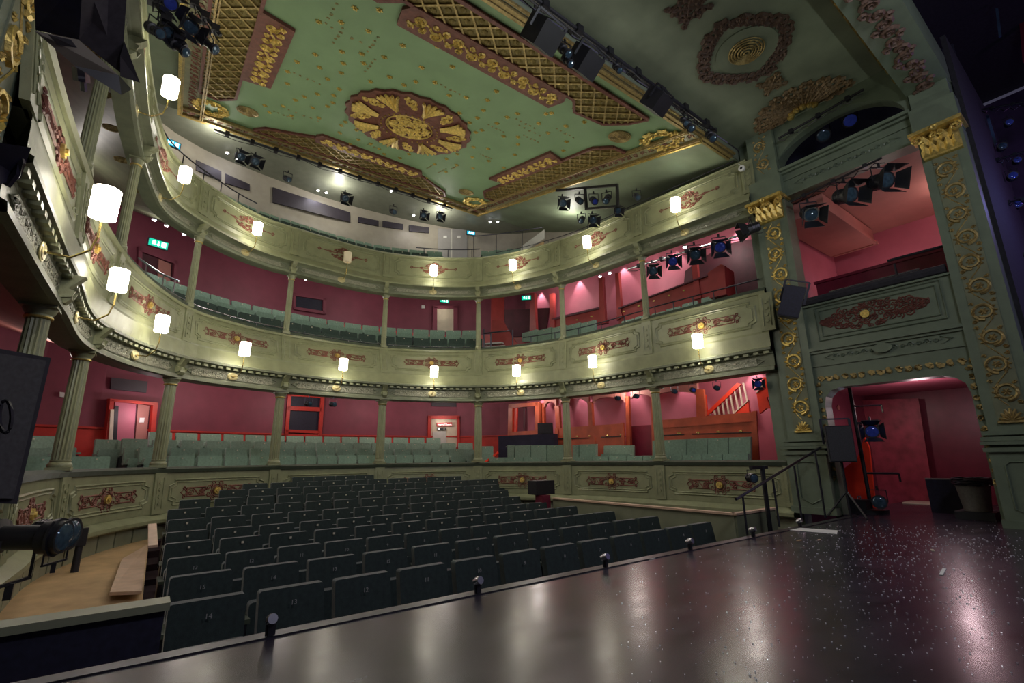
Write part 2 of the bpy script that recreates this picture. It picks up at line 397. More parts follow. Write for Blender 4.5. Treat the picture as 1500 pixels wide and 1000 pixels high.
# ------------------------------------------------------------------ balcony fronts
def half_oct(hx, hz, c):   # notched panel outline
    return [(-hx+c, -hz), (hx-c, -hz), (hx-c, -hz+c*.6), (hx, -hz+c), (hx, hz-c), (hx-c, hz-c*.6), (hx-c, hz), (-hx+c, hz), (-hx+c, hz-c*.6), (-hx, hz-c), (-hx, -hz+c), (-hx+c, -hz+c*.6), (-hx+c, -hz)]
def subdiv(p, m=.15):
    out = []
    for a, b in zip(p, p[1:]):
        k = max(1, int(math.hypot(b[0]-a[0], b[1]-a[1])/m))
        out += [(a[0]+(b[0]-a[0])*i/k, a[1]+(b[1]-a[1])*i/k) for i in range(k)]
    return out+[p[-1]]
def orn_circle(L):      # arabesque with central boss (pit and circle fronts)
    P = [circ(0, 0, .105, 14), circ(0, 0, .075, 10)]
    for k in range(8):
        a = k*PI/4+PI/8; P.append(spiral(.155*math.cos(a), .155*math.sin(a)*.9, .052, a+PI, 1.3, 1 if k % 2 else -1, 10))
    for sg in (-1, 1):
        P += [[(sg*.2, .07), (sg*(L-.08), .07)], [(sg*.2, -.07), (sg*(L-.08), -.07)], [(sg*(L-.08), .07), (sg*(L-.08), -.07)]]
        m = (.22+L-.1)/2
        P += [spiral(sg*(m-.09), .0, .055, 0, 1.6, sg), spiral(sg*(m+.09), .0, .055, PI, 1.6, -sg), scurve(sg*(m-.15), -.04, sg*(m+.15), .04, .04),
              spiral(sg*(m-.16), .02, .03, 0, 1.2, -sg, 8), spiral(sg*(m+.16), -.02, .03, 0, 1.2, sg, 8), spiral(sg*.27, .03, .035, 0, 1.4, sg, 8), spiral(sg*.27, -.04, .03, 0, 1.4, -sg, 8)]
        P += [[(sg*(L-.09), .0), (sg*(L-.03), .05), (sg*(L+.03), 0), (sg*(L-.03), -.05), (sg*(L-.09), 0)], circ(sg*(L-.03), .07, .022, 6), circ(sg*(L-.03), -.07, .022, 6)]
    return P
def orn_gallery(L):
    P = []
    for sg in (-1, 1):
        P += [[(sg*.14, 0), (sg*L, 0)], circ(sg*L*.55, 0, .025, 6), circ(sg*L*.62, 0, .015, 6), circ(sg*L, 0, .03, 6), [(sg*L, .04), (sg*(L+.04), 0), (sg*L, -.04)]]
        P += [spiral(sg*.07, .06, .05, 0, 1.4, sg, 10), spiral(sg*.15, .03, .035, 0, 1.4, -sg, 8), spiral(sg*.05, .13, .03, 0, 1.2, sg, 8),
              spiral(sg*.2, -.1, .05, 0, 1.4, sg, 10), spiral(sg*.1, -.13, .045, 0, 1.4, -sg, 10), scurve(0, -.16, sg*.26, -.08, .02), spiral(sg*.27, -.07, .03, 0, 1.2, sg, 8)]
    for sg in (-1, 1): P += [spiral(sg*.11, .11, .04, 1, 1.4, sg, 9), spiral(sg*.19, .07, .03, 2, 1.3, -sg, 8), spiral(sg*.03, -.05, .04, 0, 1.3, sg, 8), spiral(sg*.15, -.05, .03, 0, 1.3, sg, 8), scurve(sg*.02, .18, sg*.24, .04, .02), scurve(sg*.03, -.18, sg*.3, -.03, -.015)]
    P += [circ(0, .06, .045, 8), circ(0, .15, .03, 8), circ(0, -.1, .05, 8, ry=.035)]
    return P
def frieze_leaf(L):
    P = []
    n = int(L/.09)
    for i in range(n):
        x = -L/2+L*(i+.5)/n; P.append(spiral(x, .0, .045, 0 if i % 2 else PI, 1.1, 1 if i % 2 else -1, 7))
    for sg in (-1, 1): P.append([(sg*L/2, .05), (sg*(L/2+.12), 0), (sg*L/2, -.05)])
    return P
BAYN = ['first bay from the left', 'second bay from the left', 'third bay from the left', 'fourth bay from the left', 'centre bay', 'fifth bay', 'sixth bay', 'seventh bay', 'bay by the right pilaster']
def front(name, label, A, B, rail, face_a, face_b, lower, zc, ph, orn, zo, mat_f, knots, panel_half, frz=None, dent=None, brk=None, cush='olive'):
    root = thing(name, label, 'balcony', (3.5, 7, face_b[2]))
    root_inv = V((3.5, 7, face_b[2]))
    def bld(mb, nm, m, smooth=False, kind=None):
        mb.v = [tuple(V(v)-root_inv) for v in mb.v]; return mb.build(nm, m, root, smooth, kind)
    bld(sweep(MB(), A, B, rail, US, True), 'rail', cush)
    F = Face(A, B, face_a, face_b)
    for i in range(9):
        us = [i+k/8 for k in range(9)]
        mb = MB(); sweep(mb, A, B, [(face_a[0], face_a[1]-.12, face_a[2]), face_a, face_b, (face_b[0], face_b[1]-.12, face_b[2])], us, True); bld(mb, 'bay_panel', mat_f)
        fn, L = F.local(i+.5, zc); hx = L/2-.2
        mb = MB()
        for (ex, ez, r) in ((0, 0, .017), (-.05, -.04, .011)):
            p = subdiv(half_oct(hx+ex, ph+ez, .09)); mb.tube([fn(u, v, .004) for u, v in p], r, 4, False)
        bld(mb, 'panel_moulding', mat_f)
        if orn:
            mb = MB(); fo, _ = F.local(i+.5, zo); relief(mb, [subdiv(q, .12) if len(q) < 4 else q for q in orn(min(hx-.12, panel_half))], fo, .0115)
            bld(mb, 'scroll_ornament', 'rose_umber')
            if orn is orn_circle:
                mb = MB(); mb.prism(circ(0, 0, .06, 12)[:-1], lambda u, v, t: fo(u, v, t), 0, .04); mb.prism(circ(0, 0, .03, 8)[:-1], lambda u, v, t: fo(u, v, t), .03, .06); bld(mb, 'boss', 'gold')
    for k in knots:
        mb = MB(); fn, L = F.local(min(k, 8.999), zc) if k < 9 else F.local(8.999, zc)
        dz = (face_a[2]-face_b[2])/2; z0 = (face_a[2]+face_b[2])/2-zc
        mb.prism([(-.11, z0-dz), (.11, z0-dz), (.11, z0+dz), (-.11, z0+dz)], lambda u, v, t: fn(u, v, t), -.02, .03)
        for sg in (-1, 1): mb.tube([fn(sg*.06, z0-dz*.75, .035), fn(sg*.06, z0+dz*.75, .035)], .008, 4)
        for q in range(4): mb.prism(circ(0, z0-dz*.5+q*dz/3, .03, 6)[:-1], lambda u, v, t: fn(u, v, t), .02, .045)
        bld(mb, 'post', mat_f)
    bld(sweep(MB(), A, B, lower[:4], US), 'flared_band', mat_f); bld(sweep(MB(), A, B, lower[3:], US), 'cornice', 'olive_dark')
    if frz:
        FF = Face(A, B, (frz[0], frz[1], frz[2]), (frz[0], frz[1], frz[3])); zm = (frz[2]+frz[3])/2
        for i in range(9):
            fn, L = FF.local(i+.5, zm); mb = MB(); hw = L/2-.28; hh = (frz[2]-frz[3])/2-.03
            m = max(2, int(hw/.1)); up = [(-hw+2*hw*j/m, hh) for j in range(m+1)]; lo = [(x, -hh) for x, _ in up]
            mb.strip([fn(u, v, .012) for u, v in lo], [fn(u, v, .012) for u, v in up])
            relief(mb, [subdiv(q, .12) if len(q) < 4 else q for q in frieze_leaf(2*hw)], fn, .014, 3)
            bld(mb, 'frieze_relief', 'relief')
    if dent:
        mb = MB(); w_, d, z, hh = dent; n = int(T0.L/.16)
        for j in range(n):
            u = 9*(j+.5)/n; p = mix(u, w_, A, B)+nmix(u, w_, A, B)*d; nn = nmix(u, w_, A, B); ang = math.atan2(nn.y, nn.x)
            mb.box((p.x, p.y, z), (.07, .085, hh), Matrix.Rotation(ang, 3, 'Z'))
        bld(mb, 'dentils', mat_f, kind='stuff')
    if brk:
        w_, d, zt, zb = brk
        for k in knots[1:-1]:
            mb = MB(); p = mix(k, w_, A, B); nn = nmix(k, w_, A, B); ang = math.atan2(nn.y, nn.x); R = Matrix.Rotation(ang, 3, 'Z')
            P3 = lambda u, v, t: V((p.x, p.y, v)) + V((*(nn*(d+u)), 0)) + V((-nn.y, nn.x, 0))*t
            prof = [(0, zb-.02), (.06, zb-.02), (.10, zb+.03), (.09, zb+.08), (.06, zb+.12), (.12, zt-.06), (.17, zt), (0, zt)]
            mb.prism(prof, P3, -.05, .05); mb.prism([(0, zb+.02), (.1, zb+.04), (.12, zb+.1), (0, zb+.14)], P3, -.07, -.05); mb.prism([(0, zb+.02), (.1, zb+.04), (.12, zb+.1), (0, zb+.14)], P3, .05, .07)
            bld(mb, 'bracket', 'old_gold' if name == 'x' else mat_f)
    return root, F
pitf, FP = front('pit_parapet', 'curved olive parapet around the pit with umber arabesques and gold bosses', T0, T0,
    [(0, -.16, .70), (0, .10, .70), (0, .12, .76), (0, .06, L0), (0, -.16, L0)], (0, .07, .70), (0, .10, .06), [(0, .09, .06), (0, .22, -.02), (0, .22, -.07), (0, .16, -.10), (0, .0, -.10), (0, 0, .06)],
    .375, .20, orn_circle, .365, 'olive', list(range(10)), .62, cush='cushion')
circ_f, FC = front('circle_balcony', 'curved olive balcony front of the lower circle with gold-bossed panels', T0, T1,
    [(1, -.10, 3.64), (1, .06, 3.64), (1, .08, 3.68), (1, .04, L3), (1, -.10, L3)], (1, .03, 3.64), (.25, .12, 2.95),
    [(.25, .13, 2.96), (.2, .15, 2.92), (0, .16, 2.68), (0, .20, 2.66), (0, .20, 2.62), (0, .16, 2.60), (0, .11, 2.59), (0, .11, 2.56), (0, .10, 2.54), (0, .10, 2.36), (0, .14, 2.34), (0, .15, 2.275), (0, .10, L1), (0, -.14, L1), (0, -.14, 2.4), (.2, -.05, 2.95)],
    3.30, .24, orn_circle, 3.30, 'olive', list(range(10)), .70, frz=(0, .10, 2.55, 2.35), dent=(0, .145, 2.58, .04), brk=(0, .10, 2.60, 2.34))
gal_f, FG = front('gallery_balcony', 'uppermost curved olive balcony front with rod-and-crown ornaments', T2, T2,
    [(1, -.10, 6.27), (1, .06, 6.27), (1, .07, 6.30), (1, .03, L5), (1, -.10, L5)], (1, .02, 6.27), (1, .06, 5.60),
    [(1, .06, 5.60), (1, .10, 5.57), (1, .18, 5.44), (1, .18, 5.40), (1, .10, 5.38), (1, .06, 5.36), (1, .06, 5.20), (1, .10, 5.18), (1, .10, 5.14), (1, .06, L4), (1, -.12, L4), (1, -.12, 5.3), (1, 0, 5.6)],
    5.95, .25, orn_gallery, 5.97, 'olive', list(range(10)), .60, frz=(1, .06, 5.36, 5.20), brk=(1, .06, 5.38, 5.16))
# dark velvet ledge on the circle rail and boarding under the pit front
mb = MB(); sweep(mb, T1, T1, [(0, -.17, 3.69), (0, .035, 3.69), (0, .035, 3.755), (0, -.17, 3.755)], US, True)
mb.v = [tuple(V(v)-V(circ_f.location)) for v in mb.v]; mb.build('velvet_ledge', 'cushion', circ_f)
mb = MB(); sweep(mb, T0, T0, [(0, .02, -.85), (0, .02, -.1)], US); brd = struct('wall_pit', mb, 'olive_dark')
for i in range(9):
    L = T0.su(i+1)-T0.su(i); n = 6
    for k in range(n):
        a, b = i+(k+.04)/n, i+(k+.96)/n; mb = MB()
        pts = [T0.pos(q)+T0.nrm(q)*.08 for q in (a, (a+b)/2, b)]; pb = [T0.pos(q)+T0.nrm(q)*.03 for q in (a, (a+b)/2, b)]
        f0 = [V((p.x, p.y, -.82))for p in pts]; f1 = [V((p.x, p.y, -.09))for p in pts]
        b0 = [V((p.x, p.y, -.82))for p in pb]; b1 = [V((p.x, p.y, -.09))for p in pb]
        mb.strip(f0, f1); mb.add([f0[0], f1[0], b1[0], b0[0], f0[2], f1[2], b1[2], b0[2]], [(0, 1, 2, 3), (7, 6, 5, 4)])
        mb.build('board', 'beige_paint', brd)

# ------------------------------------------------------------------ columns
def column(x, y, z0, z1, r, label, grp):
    t = thing('cast_iron_column', label, 'column', (x, y, z0), 0); h = z1-z0
    mb = MB(); mb.box((0, 0, .02), (2.5*r, 2.5*r, .04)); mb.lathe([(1.2*r, .04), (1.28*r, .06), (1.2*r, .085), (1.02*r, .10), (1.08*r, .12), (1.0*r, .13)], 20); mb.build('base', 'olive', t, True)
    mb = MB(); mb.lathe([(r, .13), (r*.99, h*.4), (r*.88, h-.12)], 32, flute=.11); mb.build('shaft', 'olive', t)
    mb = MB(); mb.lathe([(r*.9, h-.12), (1.05*r, h-.11), (1.0*r, h-.09), (1.25*r, h-.05), (1.3*r, h-.03)], 16); mb.box((0, 0, h-.015), (2.7*r, 2.7*r, .03)); mb.build('capital', 'olive', t, True)
    mb = MB(); mb.lathe([(1.06*r, h-.125), (1.12*r, h-.115), (1.06*r, h-.105)], 16); mb.build('collar', 'gold', t, True)
    return t
ordn = ['leftmost', 'second', 'third', 'fourth', 'fifth', 'sixth', 'seventh', 'eighth']
for k in range(1, 9):
    p = T0.pos(k); column(p.x, p.y, L0-.01, L1+.01, .095, 'fluted olive iron column on the pit parapet, %s from the left' % ordn[k-1], 'lower columns')
    p = T1.pos(k); column(p.x, p.y, L3-.005, L4+.01, .066, 'slim fluted olive column on the circle front, %s from the left' % ordn[k-1], 'upper columns')

# ------------------------------------------------------------------ ceiling ornament
C0 = V((0, 0, 0))
def cbuild(mb, nm, m, par=None, smooth=False, kind=None, label=None): return mb.build(nm, m, par or ceiling, smooth, kind, label)
def clip(p, d, poly):
    ts = []; n = len(poly)
    for i in range(n):
        a, b = poly[i], poly[(i+1) % n]; ex, ey = b[0]-a[0], b[1]-a[1]; den = d[0]*ey-d[1]*ex
        if abs(den) < 1e-9: continue
        t = ((a[0]-p[0])*ey-(a[1]-p[1])*ex)/den; s_ = ((a[0]-p[0])*d[1]-(a[1]-p[1])*d[0])/den
        if 0 <= s_ < 1: ts.append(t)
    ts.sort(); return [(ts[i], ts[i+1]) for i in range(0, len(ts)-1, 2)]
def inside(x, y, poly):
    c = False; n = len(poly)
    for i in range(n):
        a, b = poly[i], poly[(i+1) % n]
        if (a[1] > y) != (b[1] > y) and x < (b[0]-a[0])*(y-a[1])/(b[1]-a[1])+a[0]: c = not c
    return c
bossm = MB(); bossm.lathe([(.055, 0), (.045, -.012), (.012, -.03)], 6)
bossme = None
def lattice(poly, step=.20, bosses=True):
    mb = MB(); mb.prism(poly, lambda u, v, t: cp(u, v, t), -.01, .02); base = cbuild(mb, 'lattice_panel', 'lattice_gold')
    mb = MB()
    for dx, dy in ((.70, .72), (.70, -.72)):
        for k in range(-80, 80):
            p = (3.35+k*step*1.42, 7.7)
            for t0, t1 in clip(p, (dx, dy), poly):
                if t1-t0 > .03: mb.bar(cp(p[0]+dx*t0, p[1]+dy*t0, .03), cp(p[0]+dx*t1, p[1]+dy*t1, .03), .026, .03)
    cbuild(mb, 'lattice_bars', 'old_gold', kind='stuff')
    q = poly+[poly[0]]; mb = MB()
    for a, b in zip(q, q[1:]): mb.bar(cp(a[0], a[1], .03), cp(b[0], b[1], .03), .05, .05)
    cbuild(mb, 'lattice_border', 'umber')
    h = step*1.42/2; pts = []
    for i in range(-40, 40):
        for j in range(-40, 40):
            for ox, oy in ((0, 0), (h, h*.72/.70)):
                x, y = 3.35+h+i*2*h+ox, 7.7+j*2*h*.72/.70+oy
                if inside(x, y, poly): pts.append((x, y))
    return pts
lf = [(.60, 4.22), (6.10, 4.22), (6.0, 4.55), (5.72, 4.9), (5.1, 4.99), (4.85, 4.74), (1.85, 4.74), (1.60, 4.99), (1.0, 4.9), (.70, 4.55)]
lb = [(.9, 10.95), (5.8, 10.95), (5.6, 10.62), (5.2, 10.42), (4.7, 10.12), (2.0, 10.12), (1.5, 10.42), (1.1, 10.62)]
ll = [(-.17, 5.6), (.20, 5.35), (.42, 5.7), (.42, 9.65), (.15, 10.0), (-.17, 9.95)]
lr = [(6.92, 5.3), (6.50, 5.35), (6.28, 5.7), (6.28, 9.65), (6.55, 10.0), (6.92, 9.95)]
allb = [lattice(q) for q in (lf, lb, ll, lr)]
bm_ = bossm.mesh('lattice_boss', 'lattice_gold')
tilt = math.atan(.25)
for pts in allb[:1]+allb[3:]:
    for x, y in pts: inst(bm_, 'lattice_boss', ceiling, cp(x, y, .02), (tilt, 0, 0))
mb = MB()
for pts in allb[1:3]:
    for x, y in pts:
        c = cp(x, y, .02); mb.add([c+V((.05, 0, 0)), c+V((0, .05, 0.012)), c+V((-.05, 0, 0)), c+V((0, -.05, -.012)), c+V((0, 0, -.03))], [(0, 1, 4), (1, 2, 4), (2, 3, 4), (3, 0, 4)])
cbuild(mb, 'lattice_bosses', 'lattice_gold', kind='stuff')
def cartouche(cx, cy, hx, hy, horiz):
    mb = MB(); c = .1
    if horiz: poly = [(-hx, -hy*.3), (-hx+c, -hy), (hx-c, -hy), (hx, -hy*.3), (hx-c*.6, hy), (-hx+c*.6, hy)]
    else: poly = [(-hx, -hy), (hx, -hy+c), (hx, hy-c), (-hx, hy)]
    fn = lambda u, v, h: cp(cx+u, cy+v, h+.03)
    mb.prism(poly, lambda u, v, t: fn(u, v, t), -.03, .03); pn = cbuild(mb, 'cartouche', 'umber')
    mb = MB(); L = (hx if horiz else hy)-.12; W = (hy if horiz else hx)*.72; P = []; n = int(2*L/.28)
    for i in range(n):
        x = -L+2*L*(i+.5)/n; s1 = 1 if i % 2 else -1
        P += [spiral(x, s1*W*.32, W*.55, -s1*PI/2, 1.7, s1, 14), spiral(x+.09, -s1*W*.5, W*.34, s1*PI/2, 1.4, -s1, 10), spiral(x-.07, -s1*W*.62, W*.25, 0, 1.3, s1, 8), scurve(x-.14, -s1*W*.3, x+.14, s1*W*.3, W*.2)]
        P += [circ(x, s1*W*.32, W*.14, 6)]
    if not horiz: P = [[(y, x) for x, y in q] for q in P]
    relief(mb, P, lambda u, v, h: fn(u, v, h+.03), .019, 4)
    q = mb.build('gilt_scrollwork', 'gold', pn)
cartouche(3.33, 4.97, 1.44, .25, True); cartouche(3.33, 10.08, 1.30, .25, True)
cartouche(.66, 7.55, .23, 1.15, False); cartouche(6.08, 7.62, .23, 1.15, False)
# central rosette
RX, RY = 3.32, 7.86
fr = lambda u, v, h: cp(RX+u, RY+v, h)
ros = MB(); poly = [((1.2 + (.05 if k % 2 else 0))*math.cos(k*PI/24), (1.2+(.05 if k % 2 else 0))*math.sin(k*PI/24)) for k in range(48)]
ros.prism(poly, lambda u, v, t: fr(u, v, t), -.02, .05); rosette = cbuild(ros, 'rosette', 'umber')
mb = MB()
for k in range(16):
    a = k*PI/8
    if k % 2 == 0:
        for off in (-.16, -.08, 0, .08, .16):
            p = [((.66+.5*t)*math.cos(a+off*t*1.3), (.66+.5*t)*math.sin(a+off*t*1.3)) for t in (0, .25, .5, .75, 1-.6*abs(off))]
            relief(mb, [p], lambda u, v, h: fr(u, v, h+.07), .04, 4)
        leaf = []
        for j in range(14):
            t = j/13; r_ = .68+.48*t; wv = .13*math.sin(PI*min(1, t*1.05))*(1 if j % 2 else .6); leaf.append((r_, wv))
        pl = [(r_*math.cos(a)-w2*math.sin(a), r_*math.sin(a)+w2*math.cos(a)) for r_, w2 in leaf]+[(r_*math.cos(a)+w2*math.sin(a), r_*math.sin(a)-w2*math.cos(a)) for r_, w2 in reversed(leaf)]
        mb.prism(pl, lambda u, v, t: fr(u, v, t), .05, .08)
    else:
        cx, cy = .95*math.cos(a), .95*math.sin(a)
        relief(mb, [spiral(cx, cy, .12, a, 1.6, 1, 12), spiral(.82*math.cos(a+.1), .82*math.sin(a+.1), .07, a, 1.4, -1, 9), spiral(1.08*math.cos(a-.07), 1.08*math.sin(a-.07), .06, a, 1.3, 1, 8)], lambda u, v, h: fr(u, v, h+.05), .024, 4)
mb.build('acanthus_leaves', 'gold', rosette)
mb = MB(); mb.lathe([(.64, 0), (.66, .05), (.60, .09), (.50, .07), (.48, .03), (.46, .0)], 36, Matrix.Translation(cp(RX, RY, 0)) @ Matrix.Rotation(PI+tilt, 4, 'X')); mb.build('inner_ring', 'umber', rosette, True)
mb = MB()
for k in range(12):
    a = k*PI/6; relief(mb, [spiral(.33*math.cos(a), .33*math.sin(a), .09, a, 1.5, 1 if k % 2 else -1, 10), spiral(.17*math.cos(a+.2), .17*math.sin(a+.2), .06, a, 1.3, 1, 8)], lambda u, v, h: fr(u, v, h+.06), .026, 4)
relief(mb, [circ(0, 0, .45, 28), circ(0, 0, .08, 10)], lambda u, v, h: fr(u, v, h+.06), .02, 4)
for k in range(30):
    a = k*PI/15; mb.prism(circ(.56*math.cos(a), .56*math.sin(a), .018, 5)[:-1], lambda u, v, t: fr(u, v, t), .07, .11)
mb.build('gilt_centre', 'gold', rosette)
# stars
sm = MB(); st = []
for k in range(12): st.append(((.052 if k % 2 == 0 else .024)*math.cos(k*PI/6), (.052 if k % 2 == 0 else .024)*math.sin(k*PI/6)))
sm.prism(st, lambda u, v, t: V((u, v, -t)), 0, .015); sm.prism([(a*.4, b*.4) for a, b in st], lambda u, v, t: V((u, v, -t)), .015, .035)
sme = sm.mesh('star', 'gold')
pref = [at(a, b, 'c') for a, b in [(418, 39), (467, 31), (520, 11), (556, 14), (500, 32), (540, 45), (590, 66), (640, 67), (563, 83), (618, 98), (663, 97), (501, 75), (530, 78), (543, 119), (571, 112), (592, 124), (609, 119), (637, 120), (462, 79), (435, 90), (468, 98), (503, 92), (533, 92), (480, 115), (500, 106), (421, 104), (421, 122), (446, 141), (465, 137), (489, 139), (497, 130), (683, 142), (714, 146), (727, 133), (708, 161), (658, 139), (673, 165), (699, 172), (758, 166), (743, 171), (688, 179), (728, 180), (800, 166), (808, 165), (697, 193), (706, 190), (738, 199), (759, 211), (829, 184), (856, 178), (789, 180), (830, 207), (825, 220), (754, 226), (803, 194), (738, 245), (716, 235), (692, 230), (715, 217), (694, 215), (759, 200), (670, 225), (654, 232), (669, 241), (653, 251), (693, 246), (637, 240), (623, 215), (599, 225), (584, 217), (598, 246), (625, 260), (525, 204), (522, 190), (513, 210), (506, 178), (500, 183), (498, 194), (480, 155), (458, 157), (433, 146), (415, 155), (388, 154), (427, 169), (467, 172), (395, 164), (488, 150), (543, 210), (563, 225), (555, 217), (586, 231)]]
for p in pref:
    if math.hypot(p.x-RX, p.y-RY) > 1.27: inst(sme, 'star', ceiling, cp(p.x, p.y, 0), (tilt, 0, random.random()))
for x in (1.4, 2.0, 2.6, 3.2, 3.8, 4.4, 5.0):
    pass
# small gilt sprays around the rosette
for px, py, ang, L in [(485, 20, 1.2, .35), (515, 55, .5, .4), (495, 52, 1.2, .3), (546, 65, 1.2, .3), (542, 96, 1.2, .3), (450, 115, .2, .3), (660, 131, .3, .25), (770, 181, .1, .3), (776, 191, .1, .35), (727, 188, .1, .25), (828, 195, .1, .3), (778, 203, .1, .25), (712, 229, .1, .2), (445, 169, 0, .4), (548, 215, .2, .2), (415, 168, 0, .25), (630, 244, 1, .2), (648, 250, 1, .25), (666, 245, 1, .2)]:
    c = at(px, py, 'c'); mb = MB(); P = []
    dx, dy = ((1, 0) if ang < 1 else (0, 1))
    for j in range(5):
        t = (j-2)/2.2*L; P += [spiral(c.x+dx*t*.8, c.y+dy*t*.8, .034-.006*abs(j-2), j, 1.2, 1 if j % 2 else -1, 7)]
    relief(mb, P, lambda u, v, h: cp(u, v, h-.004), .008, 3); cbuild(mb, 'gilt_spray', 'old_gold')
# round ventilators
def vent(fn, r, par, m='old_gold'):
    mb = MB()
    for q in (1, .85, .68, .5, .32, .15): relief(mb, [circ(0, 0, r*q, 20)], lambda u, v, h: fn(u, v, h+.02+.04*(1-q)), r*.06, 4)
    for k in range(16):
        a = k*PI/8; relief(mb, [[(r*.3*math.cos(a), r*.3*math.sin(a)), (r*.85*math.cos(a), r*.85*math.sin(a))]], lambda u, v, h: fn(u, v, h+.03), r*.03, 3)
    mb.prism(circ(0, 0, r*1.02, 20)[:-1], lambda u, v, t: fn(u, v, t), 0, .015); mb.build('round_ventilator', m, par)
for x, y in ((.68, 10.1), (6.02, 10.15), (6.28, 5.0), (.68, 5.0)): vent(lambda u, v, h, x=x, y=y: cp(x+u, y+v, h), .20, ceiling)
# corner ornaments
for x, y, sx, sy in ((6.85, 4.5, 1, 1), (-.05, 4.5, -1, 1), (6.6, 10.6, 1, -1), (.05, 10.6, -1, -1)):
    mb = MB(); P = []
    for k in range(16):
        a = k*PI/8; P.append(spiral(x+sx*(.26*math.cos(a)), y+sy*.30*math.sin(a), .1, a, 1.4, 1 if k % 2 else -1, 9))
    relief(mb, P, lambda u, v, h: cp(u, v, h+.02), .026, 4); cbuild(mb, 'corner_scrollwork', 'gold')
# borders: inner frieze with red sprigs, gilt mouldings
def border(a, b, inn, nm):
    a, b = V(a), V(b); d = (b-a); L = d.length; d /= L; n = V((-d.y, d.x))*inn
    mb = MB(); mb.prism([(0, 0), (L, 0), (L, .42), (0, .42)], lambda u, v, t: cp(*(a+d*u+n*v), t), -.01, .03); cbuild(mb, 'frieze_band', 'band_tan')
    mb = MB()
    mb.bar(cp(*(a+n*.01), .06), cp(*(b+n*.01), .06), .05, .08); cbuild(mb, 'gilt_moulding', 'gold'); mb = MB()
    for v, wd in ((.055, .03), (.40, .03), (.44, .02)): mb.bar(cp(*(a+n*v), .05), cp(*(b+n*v), .05), wd, .04+wd)
    cbuild(mb, 'gilt_fillet', 'old_gold')
    mb = MB(); k = int(L/.17)
    for i in range(k):
        u = L*(i+.5)/k; fn = lambda x, y, h: cp(*(a+d*(u+x)+n*(.22+y)), h+.03)
        relief(mb, [spiral(0, 0, .07, i, 1.2, 1 if i % 2 else -1, 7), [(-.06, -.06), (.0, .0), (.06, .07)]], fn, .010, 3)
    cbuild(mb, 'sprig_relief', 'rose_umber', kind='stuff')
border((X0, Y1), (X1, Y1), -1, 'back'); border((X1, Y1), (X1, Y0), -1, 'r'); border((X0, Y0), (X0, Y1), -1, 'l')
mb = MB()
for dy, z, r_ in ((.02, 6.47, .028), (.08, 6.45, .022), (-.05, 6.49, .018)): mb.bar((-1.9, 3.92+dy, z), (8.25, 3.92+dy, z), r_*2, r_*2)
cbuild(mb, 'gilt_beam_moulding', 'old_gold')
# ---- sounding board ornaments
fb = lambda cx, cy: (lambda u, v, h: V((cx+u, cy+v, 6.7-h)))
def leafring(cx, cy, ax, ay, wd, nm, m='bronze_dark'):
    mb = MB(); fn = fb(cx, cy); n = 34
    for k in range(n):
        a = 2*PI*k/n; rr = 1/(abs(math.cos(a))**1.4+abs(math.sin(a))**1.4)**(1/1.4); ox, oy = ax*rr*math.cos(a), ay*rr*math.sin(a)
        relief(mb, [spiral(ox, oy, wd, a*3, 1.4, 1 if k % 2 else -1, 9)], fn, .028, 4)
        ix, iy = (ax-wd)*rr*math.cos(a+.09), (ay-wd)*rr*math.sin(a+.09); relief(mb, [spiral(ix, iy, wd*.6, a, 1.2, 1, 7)], fn, .02, 4)
    mb.build(nm, m, board)
leafring(6.28, 2.62, .68, .62, .09, 'leaf_surround')
vent(fb(6.30, 2.58), .24, board)
mb = MB(); mb.prism(circ(0, 0, .42, 28)[:-1], lambda u, v, t: fb(6.30, 2.58)(u, v, t), 0, .02); mb.build('surround_disc', 'board_green', board)
for cx, cy, s_ in ((5.0, 2.68, 1), (7.28, 2.68, .75), (3.7, 2.65, 1.6), (2.4, 2.68, 1)):
    mb = MB(); fn = fb(cx, cy)
    for k in range(10):
        a = k*PI/5; relief(mb, [spiral(.17*s_*math.cos(a), .15*s_*math.sin(a), .07*s_, a, 1.4, 1 if k % 2 else -1, 9)], fn, .026*s_, 4)
    relief(mb, [circ(0, 0, .07, 8), circ(0, 0, .03, 6)], fn, .02, 4)
    for sx in (-1, 1):
        for sy in (-1, 1): relief(mb, [[(0, 0), (sx*.24*s_, sy*.22*s_)], spiral(sx*.2*s_, sy*.19*s_, .05, 0, 1.2, sx, 7)], fn, .022, 4)
    mb.build('leaf_cluster', 'bronze_dark' if cx != 7.28 else 'bronze', board)
# half rosette fan beside the right wall
mb = MB(); mg = MB(); fn = fb(8.33, 2.65)
for k in range(19):
    a = PI/2+PI*k/18
    for rr, sz in ((.36, .09), (.52, .085), (.68, .06)):
        relief(mb, [spiral(rr*math.cos(a)*.95, rr*1.05*math.sin(a), sz, a, 1.4, 1 if (k+int(rr*10)) % 2 else -1, 9)], fn, .028, 4)
    relief(mb, [[(.2*math.cos(a), .2*math.sin(a)), (.66*math.cos(a), .70*math.sin(a))]], fn, .03, 4)
mb.build('fan_rosette', 'bronze', board)
for k in range(6):
    a = PI/2+PI*(k+.5)/6; c = fn(.16*math.cos(a), .2*math.sin(a), .05)
    mg.lathe([(.0, -.06), (.045, -.04), (.06, 0), (.045, .04), (0, .06)], 8, Matrix.Translation(c), cap=False)
mg.build('gilt_fruit', 'gold', board, True)

